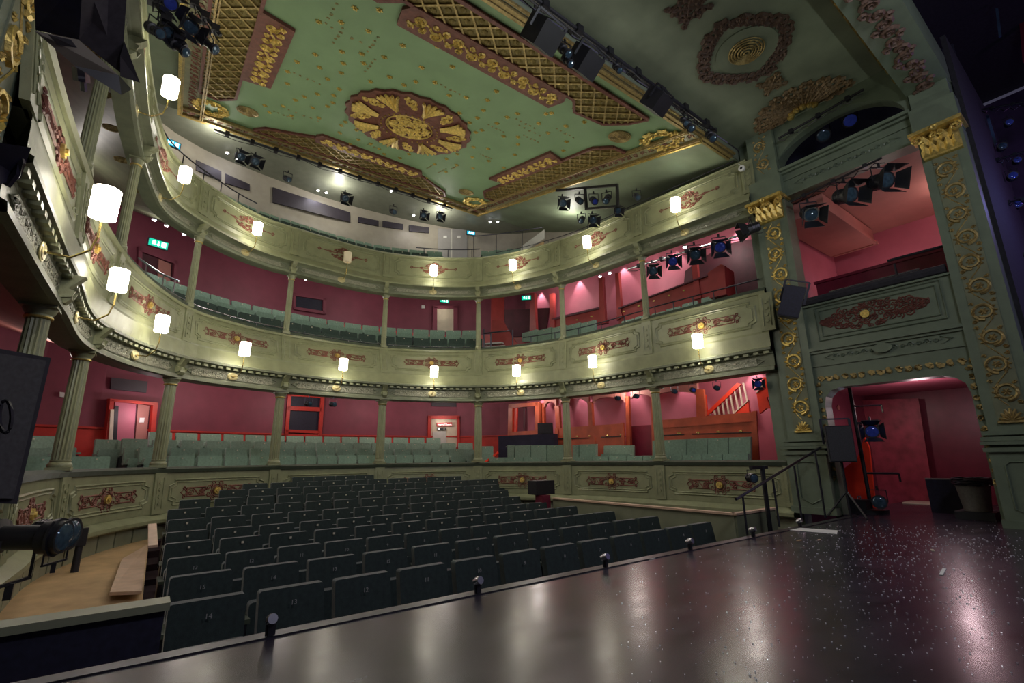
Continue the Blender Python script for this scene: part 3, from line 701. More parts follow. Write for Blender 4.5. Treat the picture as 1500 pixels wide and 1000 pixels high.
# ------------------------------------------------------------------ proscenium walls (right and left)
def pilaster_orn(fn, y0, y1, w_, m, name, par):
    mb = MB(); n = max(2, int(round((y1-y0)/(w_*1.3)))); h = (y1-y0)/n; P = []
    st_ = [(w_*.36*math.cos(PI*(y0+(y1-y0)*k/(n*6)-y0-h/2)/h), y0+(y1-y0)*k/(n*6)) for k in range(n*6+1)]
    mb.tube([fn(u, v, w_*.02) for u, v in st_], w_*.028, 4)
    F_, G_ = [], []
    for i in range(n):
        z = y0+h*(i+.5); s1 = 1 if i % 2 == 0 else -1; cx = -s1*w_*.04
        P += [spiral(cx, z, w_*.41, -PI/2, 1.12, -s1, 18, .66)]
        for k in range(6): a = k*PI/3; F_.append([(cx+w_*.04*math.cos(a), z+w_*.04*math.sin(a)), (cx+w_*.13*math.cos(a), z+w_*.13*math.sin(a)), (cx+w_*.17*math.cos(a), z+w_*.17*math.sin(a))])
        F_.append(circ(cx, z, w_*.035, 5))
        G_ += [spiral(s1*w_*.42, z+h*.40, w_*.09, 0, 1.2, s1, 7), spiral(-s1*w_*.42, z-h*.36, w_*.10, PI, 1.2, s1, 7), spiral(-s1*w_*.40, z+h*.34, w_*.08, 0, 1.1, -s1, 7)]
        for q in range(4): a = (-.6+q*.5)+(0 if s1 > 0 else PI); G_.append([(cx+w_*.36*math.cos(a), z+w_*.36*math.sin(a)), (cx+w_*.50*math.cos(a+.15), z+w_*.50*math.sin(a+.15))])
    relief(mb, P, fn, w_*.075, 5); relief(mb, F_, fn, w_*.05, 4); relief(mb, G_, fn, w_*.05, 4); return mb.build(name, m, par)
def side_wall(X, sg, nm, full):
    """X: plane of the face, sg=-1 faces towards -x"""
    th = .25
    def slab(mb, y0, y1, z0, z1, d=0, t=th): mb.box((X-sg*t/2+sg*d, (y0+y1)/2, (z0+z1)/2), (t, y1-y0, z1-z0))
    mb = MB(); slab(mb, 1.30, 3.2, 5.28, 5.82); slab(mb, 3.66, 3.95, -.9, 2.25, -.02); slab(mb, 3.66, 3.9, 2.25, 6.7, -.1)
    # lunette wall
    P = [(1.32, 5.81), (1.38, 5.81)]+[(2.32-.95*math.cos(PI*k/20), 5.81+.62*math.sin(PI*k/20)) for k in range(21)]+[(3.2, 5.81), (3.2, 6.72), (1.32, 6.72)]
    mb.prism(P, lambda u, v, t: V((X+sg*(-.02)-sg*t, u, v)), 0, th)
    # arch zone
    P = [(1.30, -.02), (1.40, -.02), (1.40, 1.62), (1.43, 1.75), (1.52, 1.84), (1.65, 1.88), (2.85, 1.88), (2.98, 1.84), (3.07, 1.75), (3.10, 1.62), (3.10, -.02), (3.2, -.02), (3.2, 3.26), (1.30, 3.26)]
    mb.prism(P, lambda u, v, t: V((X-sg*t, u, v)), 0, th)
    wall = struct(nm, mb, 'sage')
    def sub(mb2, n2, m2, **k): return mb2.build(n2, m2, wall, **k)
    # entablature mouldings
    m2 = MB()
    for z, d, hh in ((5.80, .10, .05), (5.74, .06, .04), (5.60, .03, .03), (5.32, .03, .04), (5.29, .05, .03), (2.53, .06, .05), (2.48, .03, .04), (2.25, .02, .02), (3.25, .04, .03)):
        slab(m2, 1.32, 3.18, z-hh, z, d, d+.02)
    sub(m2, 'moulding', 'sage')
    F = lambda u, v, h: V((X+sg*h, u, v))
    m2 = MB(); relief(m2, [[(a+2.25, b) for a, b in q] for q in [[(x, y+5.46) for x, y in q] for q in frieze_leaf(1.25)]], F, .016, 3); sub(m2, 'entablature_relief', 'sage')
    m2 = MB(); relief(m2, [[(a+2.22, b+2.36) for a, b in q] for q in frieze_leaf(1.3)], F, .014, 3); m2.prism(circ(2.22, 2.37, .12, 14, ry=.07)[:-1], lambda u, v, t: F(u, v, t), 0, .05); sub(m2, 'frieze_relief', 'sage')
    # parapet panel
    m2 = MB()
    for ex in (0, .06): 
        q = [(1.45+ex, 2.64+ex), (3.02-ex, 2.64+ex), (3.02-ex, 3.18-ex), (1.45+ex, 3.18-ex), (1.45+ex, 2.64+ex)]; m2.tube([F(u, v, .01) for u, v in q], .012, 4, False)
    sub(m2, 'panel_moulding', 'sage')
    m2 = MB(); P = []
    for k in range(90):
        t = -1+2*(k+.5)/90; hgt = .20*(1-abs(t))**.6*(1 if k % 3 else .55); P.append(spiral(2.28+t*.66, 2.92+(hgt if k % 2 else -hgt)*random.uniform(.2, 1), random.uniform(.04, .065), random.random()*6, 1.4, random.choice((-1, 1)), 10))
    P += [circ(2.35, 2.92, .12, 14)]; relief(m2, P, F, .010, 4); sub(m2, 'scroll_ornament', 'umber')
    m2 = MB(); m2.prism(circ(2.35, 2.92, .06, 12)[:-1], lambda u, v, t: F(u, v, t), 0, .04); sub(m2, 'boss', 'gold')
    # leaf strip round the arch
    m2 = MB(); P = []
    for k in range(17): P.append(spiral(1.30+.112*k, 2.03, .045, k, 1.3, 1 if k % 2 else -1, 8)); P.append([(1.28+.112*k, 2.0), (1.34+.112*k, 2.06)])
    relief(m2, P, F, .018, 3)
    P = []
    for k in range(12): P += [spiral(1.355, 1.95-.13*k, .04, k, 1.3, 1 if k % 2 else -1, 8), spiral(3.14, 1.95-.13*k, .035, k, 1.3, 1 if k % 2 else -1, 8)]
    relief(m2, P, F, .016, 3); sub(m2, 'gilt_leaf_strip', 'old_gold')
    # padded ledge
    m2 = MB(); m2.tube([(X+sg*.02, 1.35, 3.31), (X+sg*.02, 3.17, 3.31)], .07, 8); sub(m2, 'padded_ledge', 'black_matte')
    # pilasters
    for (a, b, hgt) in ((3.18, 3.70, 6.7), (.84, 1.32, 6.05)):
        c = (a+b)/2; w2 = b-a
        m2 = MB()
        m2.box((X+sg*.03-sg*.13, c, 2.65), (.32, w2, 4.85-.08+.42)); m2.box((X-sg*.10, c, (5.7+hgt)/2), (.34, w2*.9, hgt-5.7+.1)); m2.box((X+sg*.0, c, 5.48), (.26, w2*1.05, .5))
        pil = m2.build('pilaster', 'sage', wall)
        m2 = MB()
        for z, d, hh in ((.98, .10, .04), (1.03, .08, .05), (1.10, .05, .05)): m2.box((X+sg*d/2, c, z), (.2+d, w2+.06+d, hh))
        m2.box((X+sg*.02, c, .47), (.24, w2+.06, .94)); m2.box((X+sg*.05, c, .04), (.24, w2+.12, .1)); m2.box((X+sg*.06, c, .90), (.24, w2+.14, .05))
        m2.build('pedestal', 'sage', pil)
        m2 = MB(); q = [(c-.15, .22), (c, .14), (c+.15, .22), (c+.15, .72), (c+.1, .76), (c-.1, .76), (c-.15, .72), (c-.15, .22)]; m2.tube([F(u, v, .15) for u, v in q], .01, 4, False); m2.build('shield_moulding', 'sage', pil)
        m2 = MB(); m2.prism([(c-w2*.28, 1.22), (c+w2*.28, 1.22), (c+w2*.28, 4.92), (c-w2*.28, 4.92)], lambda u, v, t: V((X+sg*(.06+t), u, v)), 0, .008); m2.build('ornament_ground', 'olive_dark', pil)
        pilaster_orn(lambda u, v, h: V((X+sg*(.065+h), c+u, v)), 1.42, 4.86, w2*.54, 'gold' if a > 2 else 'old_gold', 'gilt_scroll', pil)
        m2 = MB()
        for k in range(7):
            a_ = PI*(k+.5)/7; m2.tube([V((X+sg*.08, c, 1.24)), V((X+sg*.09, c+.07*math.cos(a_), 1.24+.09*math.sin(a_))), V((X+sg*.08, c+.11*math.cos(a_), 1.24+.15*math.sin(a_)))], [.012, .022, .012], 4)
        m2.tube([V((X+sg*.08, c-.13, 1.23)), V((X+sg*.08, c+.13, 1.23))], .02, 5); m2.build('palmette', 'gold' if a > 2 else 'old_gold', pil)
        # corinthian capital
        m2 = MB(); m2.box((X+sg*.12, c, 5.26), (.38, w2*1.2, .05)); m2.box((X+sg*.03, c, 5.08), (.2, w2*.86, .36))
        for rowz, n, s_ in ((4.92, 5, .11), (5.06, 4, .12)):
            for k in range(n):
                y = c-w2*.42+w2*.84*(k+.5)/n
                m2.add([V((X+sg*.12, y-s_*.45, rowz)), V((X+sg*.12, y+s_*.45, rowz)), V((X+sg*.15, y+s_*.5, rowz+.09)), V((X+sg*.22, y, rowz+.17)), V((X+sg*.15, y-s_*.5, rowz+.09)), V((X+sg*.19, y, rowz+.06))], [(0, 1, 5), (1, 2, 5), (2, 3, 5), (3, 4, 5), (4, 0, 5)])
        for s1 in (-1, 1):
            relief(m2, [spiral(c+s1*w2*.42, 5.18, .075, PI/2, 1.5, -s1, 12)], lambda u, v, h: V((X+sg*(.22+h), u, v)), .02, 5)
            relief(m2, [spiral(c+s1*w2*.10, 5.19, .045, PI/2, 1.4, s1, 10)], lambda u, v, h: V((X+sg*(.20+h), u, v)), .016, 5)
        relief(m2, [circ(c, 5.24, .035, 6)], lambda u, v, h: V((X+sg*(.3+h), u, v)), .02, 5)
        m2.build('capital', 'gold', pil)
        if a > 2:
            pilaster_orn(lambda u, v, h: V((X+sg*(.07+h), c+u, v)), 5.86, 6.62, w2*.46, 'old_gold', 'upper_scroll', pil)
    return wall
wr = side_wall(8.4, -1, 'wall_right', True)
wl = side_wall(-1.0, 1, 'wall_left', True)
# proscenium head
mb = MB(); mb.box((3.7, 1.08, 6.25), (9.6, .48, .46)); mb.prism([(1.32, 6.02), (1.48, 6.70), (1.48, 6.9), (1.322, 6.9)], lambda u, v, t: V((t, u, v)), -1.2, 8.6)
head = struct('wall_proscenium_head', mb, 'sage')
mb = MB(); P = []
for k in range(44):
    x = -.8+.21*k; P += [spiral(x, 1.08, .10, k, 1.4, 1 if k % 2 else -1, 12), spiral(x+.1, 1.08+(.1 if k % 2 else -.1), .05, 0, 1.2, 1, 8), circ(x, 1.08, .03, 5)]
relief(mb, P, lambda u, v, h: V((u, v, 6.02-h)), .028, 4); mb.build('soffit_scrollwork', 'bronze_dark', head)
mb = MB(); mb.bar((-1, 1.49, 6.68), (8.38, 1.49, 6.68), .035, .035); mb.build('gilt_moulding', 'old_gold', head)
mb = MB(); P = [(x, 1.38) for x in [i*.3-.8 for i in range(31)]]
for x, y in P: mb.bar((x, 1.40, 6.32), (x+.14, 1.40, 6.33), .02, .02)
mb.build('gilt_dashes', 'gold', head)

# right stage box interior
def poly_face(pts, m, name, th=None, kind='structure', par=None):
    pts = [V(p) for p in pts]; n = (pts[1]-pts[0]).cross(pts[2]-pts[0]).normalized()*(th or .03)
    k = len(pts); mb = MB(); mb.add(pts+[p+n for p in pts], [tuple(range(k)), tuple(range(k, 2*k))[::-1]]+[(i, k+i, k+(i+1) % k, (i+1) % k) for i in range(k)])
    o = mb.build(name, m, par)
    if kind: o['kind'] = kind
    return o
poly_face([(8.66, 1.0, 3.0), (11.6, 1.0, 3.0), (11.6, 3.5, 3.0), (8.66, 3.5, 3.0)], 'carpet', 'floor_stage_box')
poly_face([(8.66, .9, 5.35), (8.66, 3.6, 5.35), (11.6, 3.6, 5.35), (11.6, .9, 5.35)], 'salmon', 'ceiling_stage_box')
poly_face([(11.5, .9, 3.0), (11.5, 3.6, 3.0), (11.5, 3.6, 5.4), (11.5, .9, 5.4)], 'pink', 'wall_stage_box')
poly_face([(8.66, 3.62, 2.9), (11.6, 3.62, 2.9), (11.6, 3.62, 5.4), (8.66, 3.62, 5.4)], 'pink', 'wall_box_side')
poly_face([(8.66, .95, 5.4), (11.6, .95, 5.4), (11.6, .95, 2.9), (8.66, .95, 2.9)], 'pink', 'wall_box_near')
mb = MB(); mb.box((9.9, 2.35, 3.55), (.08, 2.2, 1.0)); mb.box((9.9, 2.35, 4.07), (.14, 2.25, .05)); o = mb.build('box_partition', 'wine', None); tag(o, 'dark maroon partition wall across the back of the upper stage box', 'partition')
mb = MB(); mb.box((10.0, 3.15, 5.14), (2.4, .8, .30)); mb.box((10.0, 2.74, 5.0), (2.4, .05, .06)); mb.box((11.2, 3.1, 5.0), (.05, .8, .06)); o = mb.build('boxed_duct', 'salmon', None); tag(o, 'salmon boxed-in duct below the ceiling of the stage box', 'duct')
def rail_thing(name, label, pts, posts, r=.02, m='dark_steel', zb=None):
    t = thing(name, label, 'handrail', pts[0]); o0 = V(pts[0])
    mb = MB(); mb.tube([V(p)-o0 for p in pts], r, 8); mb.build('top_rail', m, t, True)
    for a, b in posts:
        mb = MB(); mb.tube([V(a)-o0, V(b)-o0], r*.8, 6); mb.build('post', m, t, True)
    return t
rail_thing('safety_rail', 'black safety rail above the padded ledge of the stage box', [at(1300, 382, 'x', 8.5), at(1394, 357, 'x', 8.5)], [(at(1310, 386, 'x', 8.5), at(1315, 408, 'x', 8.5)), (at(1385, 362, 'x', 8.5), at(1390, 392, 'x', 8.5))])
rail_thing('safety_rail', 'lower chrome rail sloping behind the stage box ledge', [at(1215, 428, 'x', 8.75), at(1347, 394, 'x', 8.75)], [(at(1290, 411, 'x', 8.75), at(1292, 425, 'x', 8.75)), (at(1335, 398, 'x', 8.75), at(1336, 412, 'x', 8.75))], m='steel')
mb = MB(); mb.box((10.3, .82, 3.4), (3.3, .06, 7.0)); struct('wall_wing_return', mb, 'black_matte')
light('stage_box_lamp', 'POINT', (10.2, 1.25, 5.0), 10, (1, .88, .8), .05); light('stage_box_floor_lamp', 'POINT', (10.9, 2.4, 3.9), 9, (1, .85, .8), .08)
# lower arch interior
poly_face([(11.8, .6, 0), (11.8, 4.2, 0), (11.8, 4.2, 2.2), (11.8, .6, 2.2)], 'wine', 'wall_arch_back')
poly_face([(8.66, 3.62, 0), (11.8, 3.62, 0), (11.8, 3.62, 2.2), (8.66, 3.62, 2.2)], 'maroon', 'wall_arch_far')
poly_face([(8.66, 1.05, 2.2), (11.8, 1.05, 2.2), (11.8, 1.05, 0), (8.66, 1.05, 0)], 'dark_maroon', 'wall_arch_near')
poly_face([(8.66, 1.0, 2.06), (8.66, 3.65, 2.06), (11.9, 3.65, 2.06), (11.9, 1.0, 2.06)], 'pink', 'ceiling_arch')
def xquad(P, x, m, nm, th=.05):
    pts = [at(a, b, 'x', x) for a, b in P]; k = len(pts); n = V((th, 0, 0)); mb = MB()
    mb.add(pts+[p+n for p in pts], [tuple(range(k)), tuple(range(k, 2*k))[::-1]]+[(i, k+i, k+(i+1) % k, (i+1) % k) for i in range(k)]); return mb
mat('rose_lit', (.30, .04, .065), .5, var=.35, scale=5)  # lighter rose: brightness of the lit back panel put into its colour
struct('door_lit_panel', xquad([(1262, 757), (1372, 757), (1345, 583), (1245, 586)], 11.6, 0, 0), 'rose_lit')
o = xquad([(1234, 688), (1256, 670), (1266, 640), (1273, 655), (1284, 756), (1246, 756)], 9.6, 0, 0).build('red_door_leaf', 'bright_red', None); tag(o, 'bright red door leaf leaning inside the arched stage opening', 'door')
light('arch_lamp', 'SPOT', (9.6, 3.2, 1.95), 14, (1, .8, .75), .04, (11.4, 2.7, .3), 1.7, .8)
t = thing('arch_spot', 'small bright spotlight at the top left of the arched opening', 'lamp', at(1250, 597, 'x', 9.3)); mb = MB(); mb.lathe([(.03, 0), (.035, .05), (.02, .07)], 10); mb.tube([(0, 0, .06), (0, 0, 2.04-t.location.z)], .008, 5); mb.build('housing', 'white_paint', t, True); mb = MB(); mb.lathe([(.022, -.01), (.022, 0)], 10); mb.build('lamp', 'bulb', t)
mb = MB(); mb.box((11.3, 2.6, .01), (.5, 1.0, .02)); struct('trim_threshold', mb, 'cream')
light('arch_floor_lamp', 'POINT', (9.8, 2.2, 1.6), 9, (1, .7, .75), .1)

# ------------------------------------------------------------------ seats
def rrect(w2, h, r, n=4):
    P = [(-w2, 0), (w2, 0)]
    for k in range(n+1): a = PI/2*k/n; P.append((w2-r+r*math.cos(a), h-r+r*math.sin(a)))
    for k in range(n+1): a = PI/2+PI/2*k/n; P.append((-w2+r+r*math.cos(a), h-r+r*math.sin(a)))
    return P
def seat_proto(m, name):
    d = {}
    mb = MB(); mb.prism(rrect(.217, .56, .022, 3), lambda u, v, t: V((u, t+.10+.12*(v/.56)-.02*math.cos(u*6), v-.56)), 0, .07); d['backrest'] = mb.mesh('backrest', m, True)
    mb = MB(); mb.prism(rrect(.205, .40, .03, 3), lambda u, v, t: V((u, t-.03, v-.86+.16+.10)), 0, .09); d['cushion'] = mb.mesh('cushion', m, True)
    mb = MB(); mb.box((0, -.02, 0), (.045, .26, .03)); d['armrest'] = mb.mesh('armrest', 'seat_green' if m == 'seat_green' else 'cushion')
    mb = MB(); mb.box((0, .02, -.19), (.035, .16, .36)); mb.box((0, .03, -.38), (.05, .22, .03)); d['standard'] = mb.mesh('standard', 'black')
    mb = MB(); mb.box((0, 0, 0), (.022, .006, .022)); d['number_plate'] = mb.mesh('number_plate', 'cream')
    return d
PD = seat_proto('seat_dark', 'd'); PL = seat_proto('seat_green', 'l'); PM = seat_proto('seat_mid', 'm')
def seat(x, y, ztop, rz, D, label, group, last=False, plate=True, wsc=1):
    t = thing('theatre_seat', label, 'seat', (x, y, ztop-.86), rz, group)
    inst(D['backrest'], 'backrest', t, (0, 0, .86), scale=(wsc, 1, 1)); inst(D['cushion'], 'cushion', t, (0, 0, .86), scale=(wsc, 1, 1))
    if plate: inst(D['number_plate'], 'number_plate', t, (0, .187-.02, .86-.045))
    for s1 in ((-1, 1) if last else (-1,)):
        inst(D['armrest'], 'armrest', t, (s1*.228*wsc, .03, .86-.30)); inst(D['standard'], 'standard', t, (s1*.228*wsc, .03, .86-.32))
    return t
rown = ['front', 'second', 'third', 'fourth', 'fifth', 'sixth', 'seventh', 'eighth', 'ninth', 'tenth', 'rearmost']
nth = ['leftmost', 'second', 'third', 'fourth', 'fifth', 'sixth', 'seventh', 'eighth', 'ninth', 'tenth', 'eleventh', 'twelfth', 'thirteenth', 'fourteenth', 'fifteenth', 'sixteenth', 'seventeenth', 'eighteenth', 'nineteenth', 'twentieth'] + ['%s-%s' % (a, b) for a in ('twenty', 'thirty', 'forty') for b in ('first', 'second', 'third', 'fourth', 'fifth', 'sixth', 'seventh', 'eighth', 'ninth', 'tenth')]
PX = [((309, 895), (1037, 771), 12), ((300, 847), (958, 763), 11), ((289, 819), (893, 756), 11), ((279, 798), (837, 749), 10), ((277, 779), (792, 741), 10), ((276, 762), (753, 734), 10), ((273, 745), (736, 722), 10), ((288, 732), (722, 714), 10), ((343, 719), (725, 706), 10), ((376, 707), (667, 700), 8), ((446, 696), (536, 695), 4)]
for i, ((a, b, n), (y, z)) in enumerate(zip(PX, ROWS)):
    xa = at(a[0], a[1], 'y', y+.15).x; xb = at(b[0], b[1], 'y', y+.15).x
    n = int(round((xb-xa)/.462))+1
    for k in range(n):
        x = xa+(xb-xa)*k/(n-1); yy = y+.012*(x-3)**2*.3
        rz = .012*(x-3.3)
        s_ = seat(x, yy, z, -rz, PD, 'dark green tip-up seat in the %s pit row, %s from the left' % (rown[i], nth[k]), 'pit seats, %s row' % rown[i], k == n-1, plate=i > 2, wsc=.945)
        if i < 3:
            nm = [14, 15, 13][i]-k
            if nm > 0:
                text_mesh(str(nm), .042, 'seat_number', 'grey_door', s_, Matrix.Translation((0, .158, .86-.085)) @ Matrix.Rotation(PI/2, 4, 'X'))
# lower tier (behind the pit parapet)
def tier_rows(rows, D, where, bend, xc):
    for i, (y, z, xa, xb, skip) in enumerate(rows):
        n = int((xb-xa)/.455); arc = 0
        for k in range(n+1):
            x = xa+(xb-xa)*k/n
            if skip(x): continue
            yy = y-bend*(x-xc)**2; rz = math.atan(-2*bend*(x-xc))
            seat(x, yy, z, rz, D, 'sage green seat, %s row behind the pit parapet, %s from the left' % (['front', 'second', 'third', 'rearmost'][i], nth[k]), 'seats in %s, row %d' % (where, i+1), k == n)
tier_rows([(11.60, .985, .55, 6.15, lambda x: False), (12.3, 1.15, .1, 6.9, lambda x: False), (13.0, 1.33, -.2, 7.5, lambda x: False), (13.7, 1.51, .2, 6.9, lambda x: False)], PL, 'the stalls tier facing the pit', .05, 4.0)
# seats at the left of the stalls tier behind the columns
for k, (px, py, y) in enumerate([(55, 638, 11.2), (75, 638, 11.6), (97, 639, 12.0), (164, 643, 12.4), (196, 645, 12.5), (207, 655, 11.7), (70, 668, 9.4), (108, 668, 9.9), (148, 668, 10.4)]):
    p = at(px, py, 'y', y); seat(p.x, p.y, p.z, .35, PL, 'sage green seat beside the left-hand stalls columns, %s of nine' % nth[k], 'left stalls tier seats', True, wsc=.88)
# dress circle rows follow the curve
def curve_rows(T, off, z, u0, u1, DD, where, pitch=.455):
    Q = [T.pos(u0+(u1-u0)*k/60)-T.nrm(u0+(u1-u0)*k/60)*off for k in range(61)]; D = [0]
    for a, b in zip(Q, Q[1:]): D.append(D[-1]+(b-a).length)
    n = int(D[-1]/pitch); wsc = D[-1]/n/pitch
    for k in range(n+1):
        j = next(i for i in range(61) if D[i] >= D[-1]*k/n-1e-6); j = max(j, 1); t = (D[-1]*k/n-D[j-1])/(D[j]-D[j-1]); u = u0+(u1-u0)*(j-1+t)/60; p = T.pos(u)-T.nrm(u)*off; q = T.nrm(u); rz = math.atan2(q.y, q.x)+PI/2
        if T is T1 and p.x < 2 and .8 < off: pass
        seat(p.x, p.y, z, rz, DD, 'green seat in %s, %s from its left end' % (where, nth[k]), where, k == n, wsc=wsc)
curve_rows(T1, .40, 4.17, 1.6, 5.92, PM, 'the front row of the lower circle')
curve_rows(T1, 1.05, 4.60, 1.8, 5.85, PL, 'the back row of the lower circle')
curve_rows(T2, .55, 6.85, 3.3, 5.5, PL, 'the pale second row of the gallery')
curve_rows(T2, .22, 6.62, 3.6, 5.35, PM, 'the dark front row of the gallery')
for k, (px, py) in enumerate([(716, 363), (735, 362), (754, 360)]):
    p = at(px, py, 'y', 11.3-.15*k); seat(p.x, p.y, p.z, -.5, PL, 'green gallery seat right of the double doors, %s of three' % nth[k], 'gallery side seats', True)
PA, PB_ = (8.95, 9.6), (9.55, 5.2)
PA2, PB2 = (8.35, 9.0), (8.85, 5.0)
# upholstered bench seats at the right of the stalls tier
def bench(name, label, pxs, ytop, ybot, A, B):
    t = thing(name, label, 'bench', at(pxs[0], ybot, 'v', A, B)); o0 = t.location.copy()
    for a, b in zip(pxs, pxs[1:]):
        mb = MB(); yt = lambda x: ytop[0]+(ytop[1]-ytop[0])*(x-pxs[0])/(pxs[-1]-pxs[0])
        P = [at(a+.6, ybot, 'v', A, B), at(b-.6, ybot, 'v', A, B), at(b-.6, yt(b), 'v', A, B), at(a+.6, yt(a), 'v', A, B)]
        zt = max(P[2].z, P[3].z); P[2].z = P[3].z = zt
        back = V((.10, .02, 0)); mb.add([p-o0 for p in P]+[p+back-o0 for p in P], [(0, 1, 2, 3), (7, 6, 5, 4), (0, 4, 5, 1), (3, 2, 6, 7), (0, 3, 7, 4), (1, 5, 6, 2)]); sgm = mb.build('back_cushion', 'seat_green', t)
        mb = MB(); c = (P[2]+P[3])/2-o0+V((-.006, 0, -.04)); mb.box(c, (.012, .02, .02)); mb.build('number_plate', 'cream', sgm)
    return t
bench('upholstered_bench', 'tall sage bench row in front of the navy table', [730, 753.5, 777, 801, 825], (652.5, 652), 678, (8.2, 10.0), (8.75, 6.5))
bench('upholstered_bench', 'sage bench pair right of the fifth stalls column', [838, 848, 873], (652, 650), 678, (8.2, 10.0), (8.75, 6.5))
bench('upholstered_bench', 'tall sage bench row below the second orange partition', [955, 1006, 1036, 1067, 1100], (645, 639.5), 676, (8.75, 7.5), (9.15, 4.2))
bench('upholstered_bench', 'low front bench row along the right stalls parapet', [843, 868, 891, 918, 941, 965, 999, 1028, 1058, 1096], (669, 664), 678, (8.15, 9.0), (8.75, 4.0))
bench('upholstered_bench', 'three low dark green seats right of the fourth column', [716, 741, 767, 792], (670, 669), 678, (7.55, 10.6), (8.35, 8.0))
for k, px in enumerate((892, 911)):
    p = at(px, 652, 'v', (8.65, 9.0), (9.05, 5.5)); seat(p.x, p.y, p.z, -1.2, PL, 'single green seat before the first orange partition, %s' % ['left', 'right'][k], 'pair of partition seats', True)
p = at(711, 653, 'y', 11.2); seat(p.x, p.y, p.z, -.6, PL, 'lone green seat beside the sloping red rail', None, True)
# circle right-hand benches
bench('upholstered_bench', 'sage bench row in the lower circle beside the staircase', [764, 787, 808, 829, 850, 872], (488, 470), 500, (8.35, 10.2), (8.75, 7.2))
for k, (px, py) in enumerate([(912, 466), (932, 460), (957, 455), (979, 448), (1003, 440), (1032, 431)]):
    p = at(px, py, 'v', (8.75, 8.2), (9.1, 4.6)); seat(p.x, p.y, p.z, -1.45, PL, 'dark green chair in the circle boxes, %s from the left' % nth[k], 'circle box chairs', True, wsc=.8)

# ------------------------------------------------------------------ doors, dado, wall fittings
def back_item(name, label, cat, pxs, y, parts, kind=None):
    pass
struct('trim_dado_stalls', wallstrip([i/8 for i in range(8, 61)], .3, 1.58, .02), 'red')
struct('trim_dado_rail', wallstrip([i/8 for i in range(8, 61)], 1.56, 1.60, .05), 'red')
struct('trim_dado_circle', wallstrip([i/8 for i in range(36, 57)], 4.1, 4.98, .03), 'red')
def wall_y(px):   # point on the back wall curve seen in this pixel column at given height row
    best = None
    d0 = at(px, 600, 'y', 10); a0 = math.atan2(d0.x, d0.y)
    lo = min(range(801), key=lambda i: abs(math.atan2(BC.pos(1+i/100).x, BC.pos(1+i/100).y)-a0) + (0 if 1+i/100 > 1.5 else .0)); return BC.pos(1+lo/100), BC.nrm(1+lo/100)
def wall_frame(x0p, x1p, rowp):
    a, _ = wall_y(x0p); b, n = wall_y(x1p); return a, b
class WP:
    """flat patch on the back wall between two pixel columns"""
    def __init__(s, px0, px1, py):
        s.a, _ = wall_y(px0); s.b, n = wall_y(px1); d = (s.b-s.a); s.w = d.length; d.normalize(); s.d = d; s.n = V((d.y, -d.x))
    def __call__(s, u, z, h): q = s.a+s.d*u+s.n*h; return V((q.x, q.y, z))
    def z(s, px, py): return at(px, py, 'v', tuple(s.a), tuple(s.b)).z
    def pt(s, px, py): q = at(px, py, 'v', tuple(s.a), tuple(s.b)); return ((V((q.x, q.y))-s.a).dot(s.d), q.z)
    def quad(s, mb, P, h0, h1): mb.prism([s.pt(*p) for p in P], lambda u, v, t: s(u, v, t), h0, h1); return mb
# stalls left door
W = WP(150, 216, 600); t = W; door = struct('door_2', W.quad(MB(), [(147, 690), (211, 690), (221, 592), (158, 585)], .0, .05), 'dark_maroon')
for P in ([(144, 690), (150, 690), (162, 586), (156, 585)], [(210, 690), (216, 690), (226, 592), (219, 591)], [(155, 588), (225, 594), (226, 590), (156, 584)]): W.quad(MB(), P, .03, .14).build('frame', 'red', door)
W.quad(MB(), [(160, 690), (189, 690), (196, 592), (165, 588)], .05, .09).build('door_leaf', 'pink', door)
W.quad(MB(), [(159, 690), (165, 690), (170, 595), (164, 594)], .09, .10).build('kick_strip', 'black', door)
W.quad(MB(), [(150, 690), (157, 690), (161, 600), (156, 600)], .05, .16).build('door_edge', 'cream', door)
W.quad(MB(), [(192, 690), (207, 690), (216, 594), (199, 592)], .05, .08).build('inner_door', 'salmon', door)
W.quad(MB(), [(200, 619), (207, 619), (208, 612), (201, 612)], .08, .10).build('notice', 'paper', door)
light('door_fill', 'POINT', W(.6, 1.9, .45), 5, (1, .8, .85), .05)  # added fill point without a fixture, brightens the pink door leaf
W = WP(158, 216, 560); o = W.quad(MB(), [(160, 570), (212, 575), (214, 559), (161, 553)], .02, .06).build('wall_vent', 'panel_black', None); tag(o, 'long dark ventilation grille above the left stalls door', 'vent')
W = WP(80, 100, 577); o = W.quad(MB(), [(86, 581), (93, 582), (93, 575), (86, 574)], .02, .05).build('wall_plate', 'paper', None); tag(o, 'small white wall plate left of the stalls door', 'plate')
# control-room window in the stalls wall
W = WP(416, 474, 600); win = struct('window_1', W.quad(MB(), [(418, 637), (467, 639), (473, 577), (424, 573)], .0, .04), 'navy')
for P in ([(415, 645), (420, 645), (426, 572), (421, 572)], [(464, 645), (469, 645), (474, 577), (469, 576)], [(420, 580), (470, 583), (471, 573), (421, 571)], [(419, 601), (469, 603), (470, 597), (419, 595)], [(417, 633), (466, 635), (467, 631), (417, 629)], [(416, 639), (466, 641), (467, 637), (416, 635)]): W.quad(MB(), P, .04, .10).build('window_frame', 'red', win)
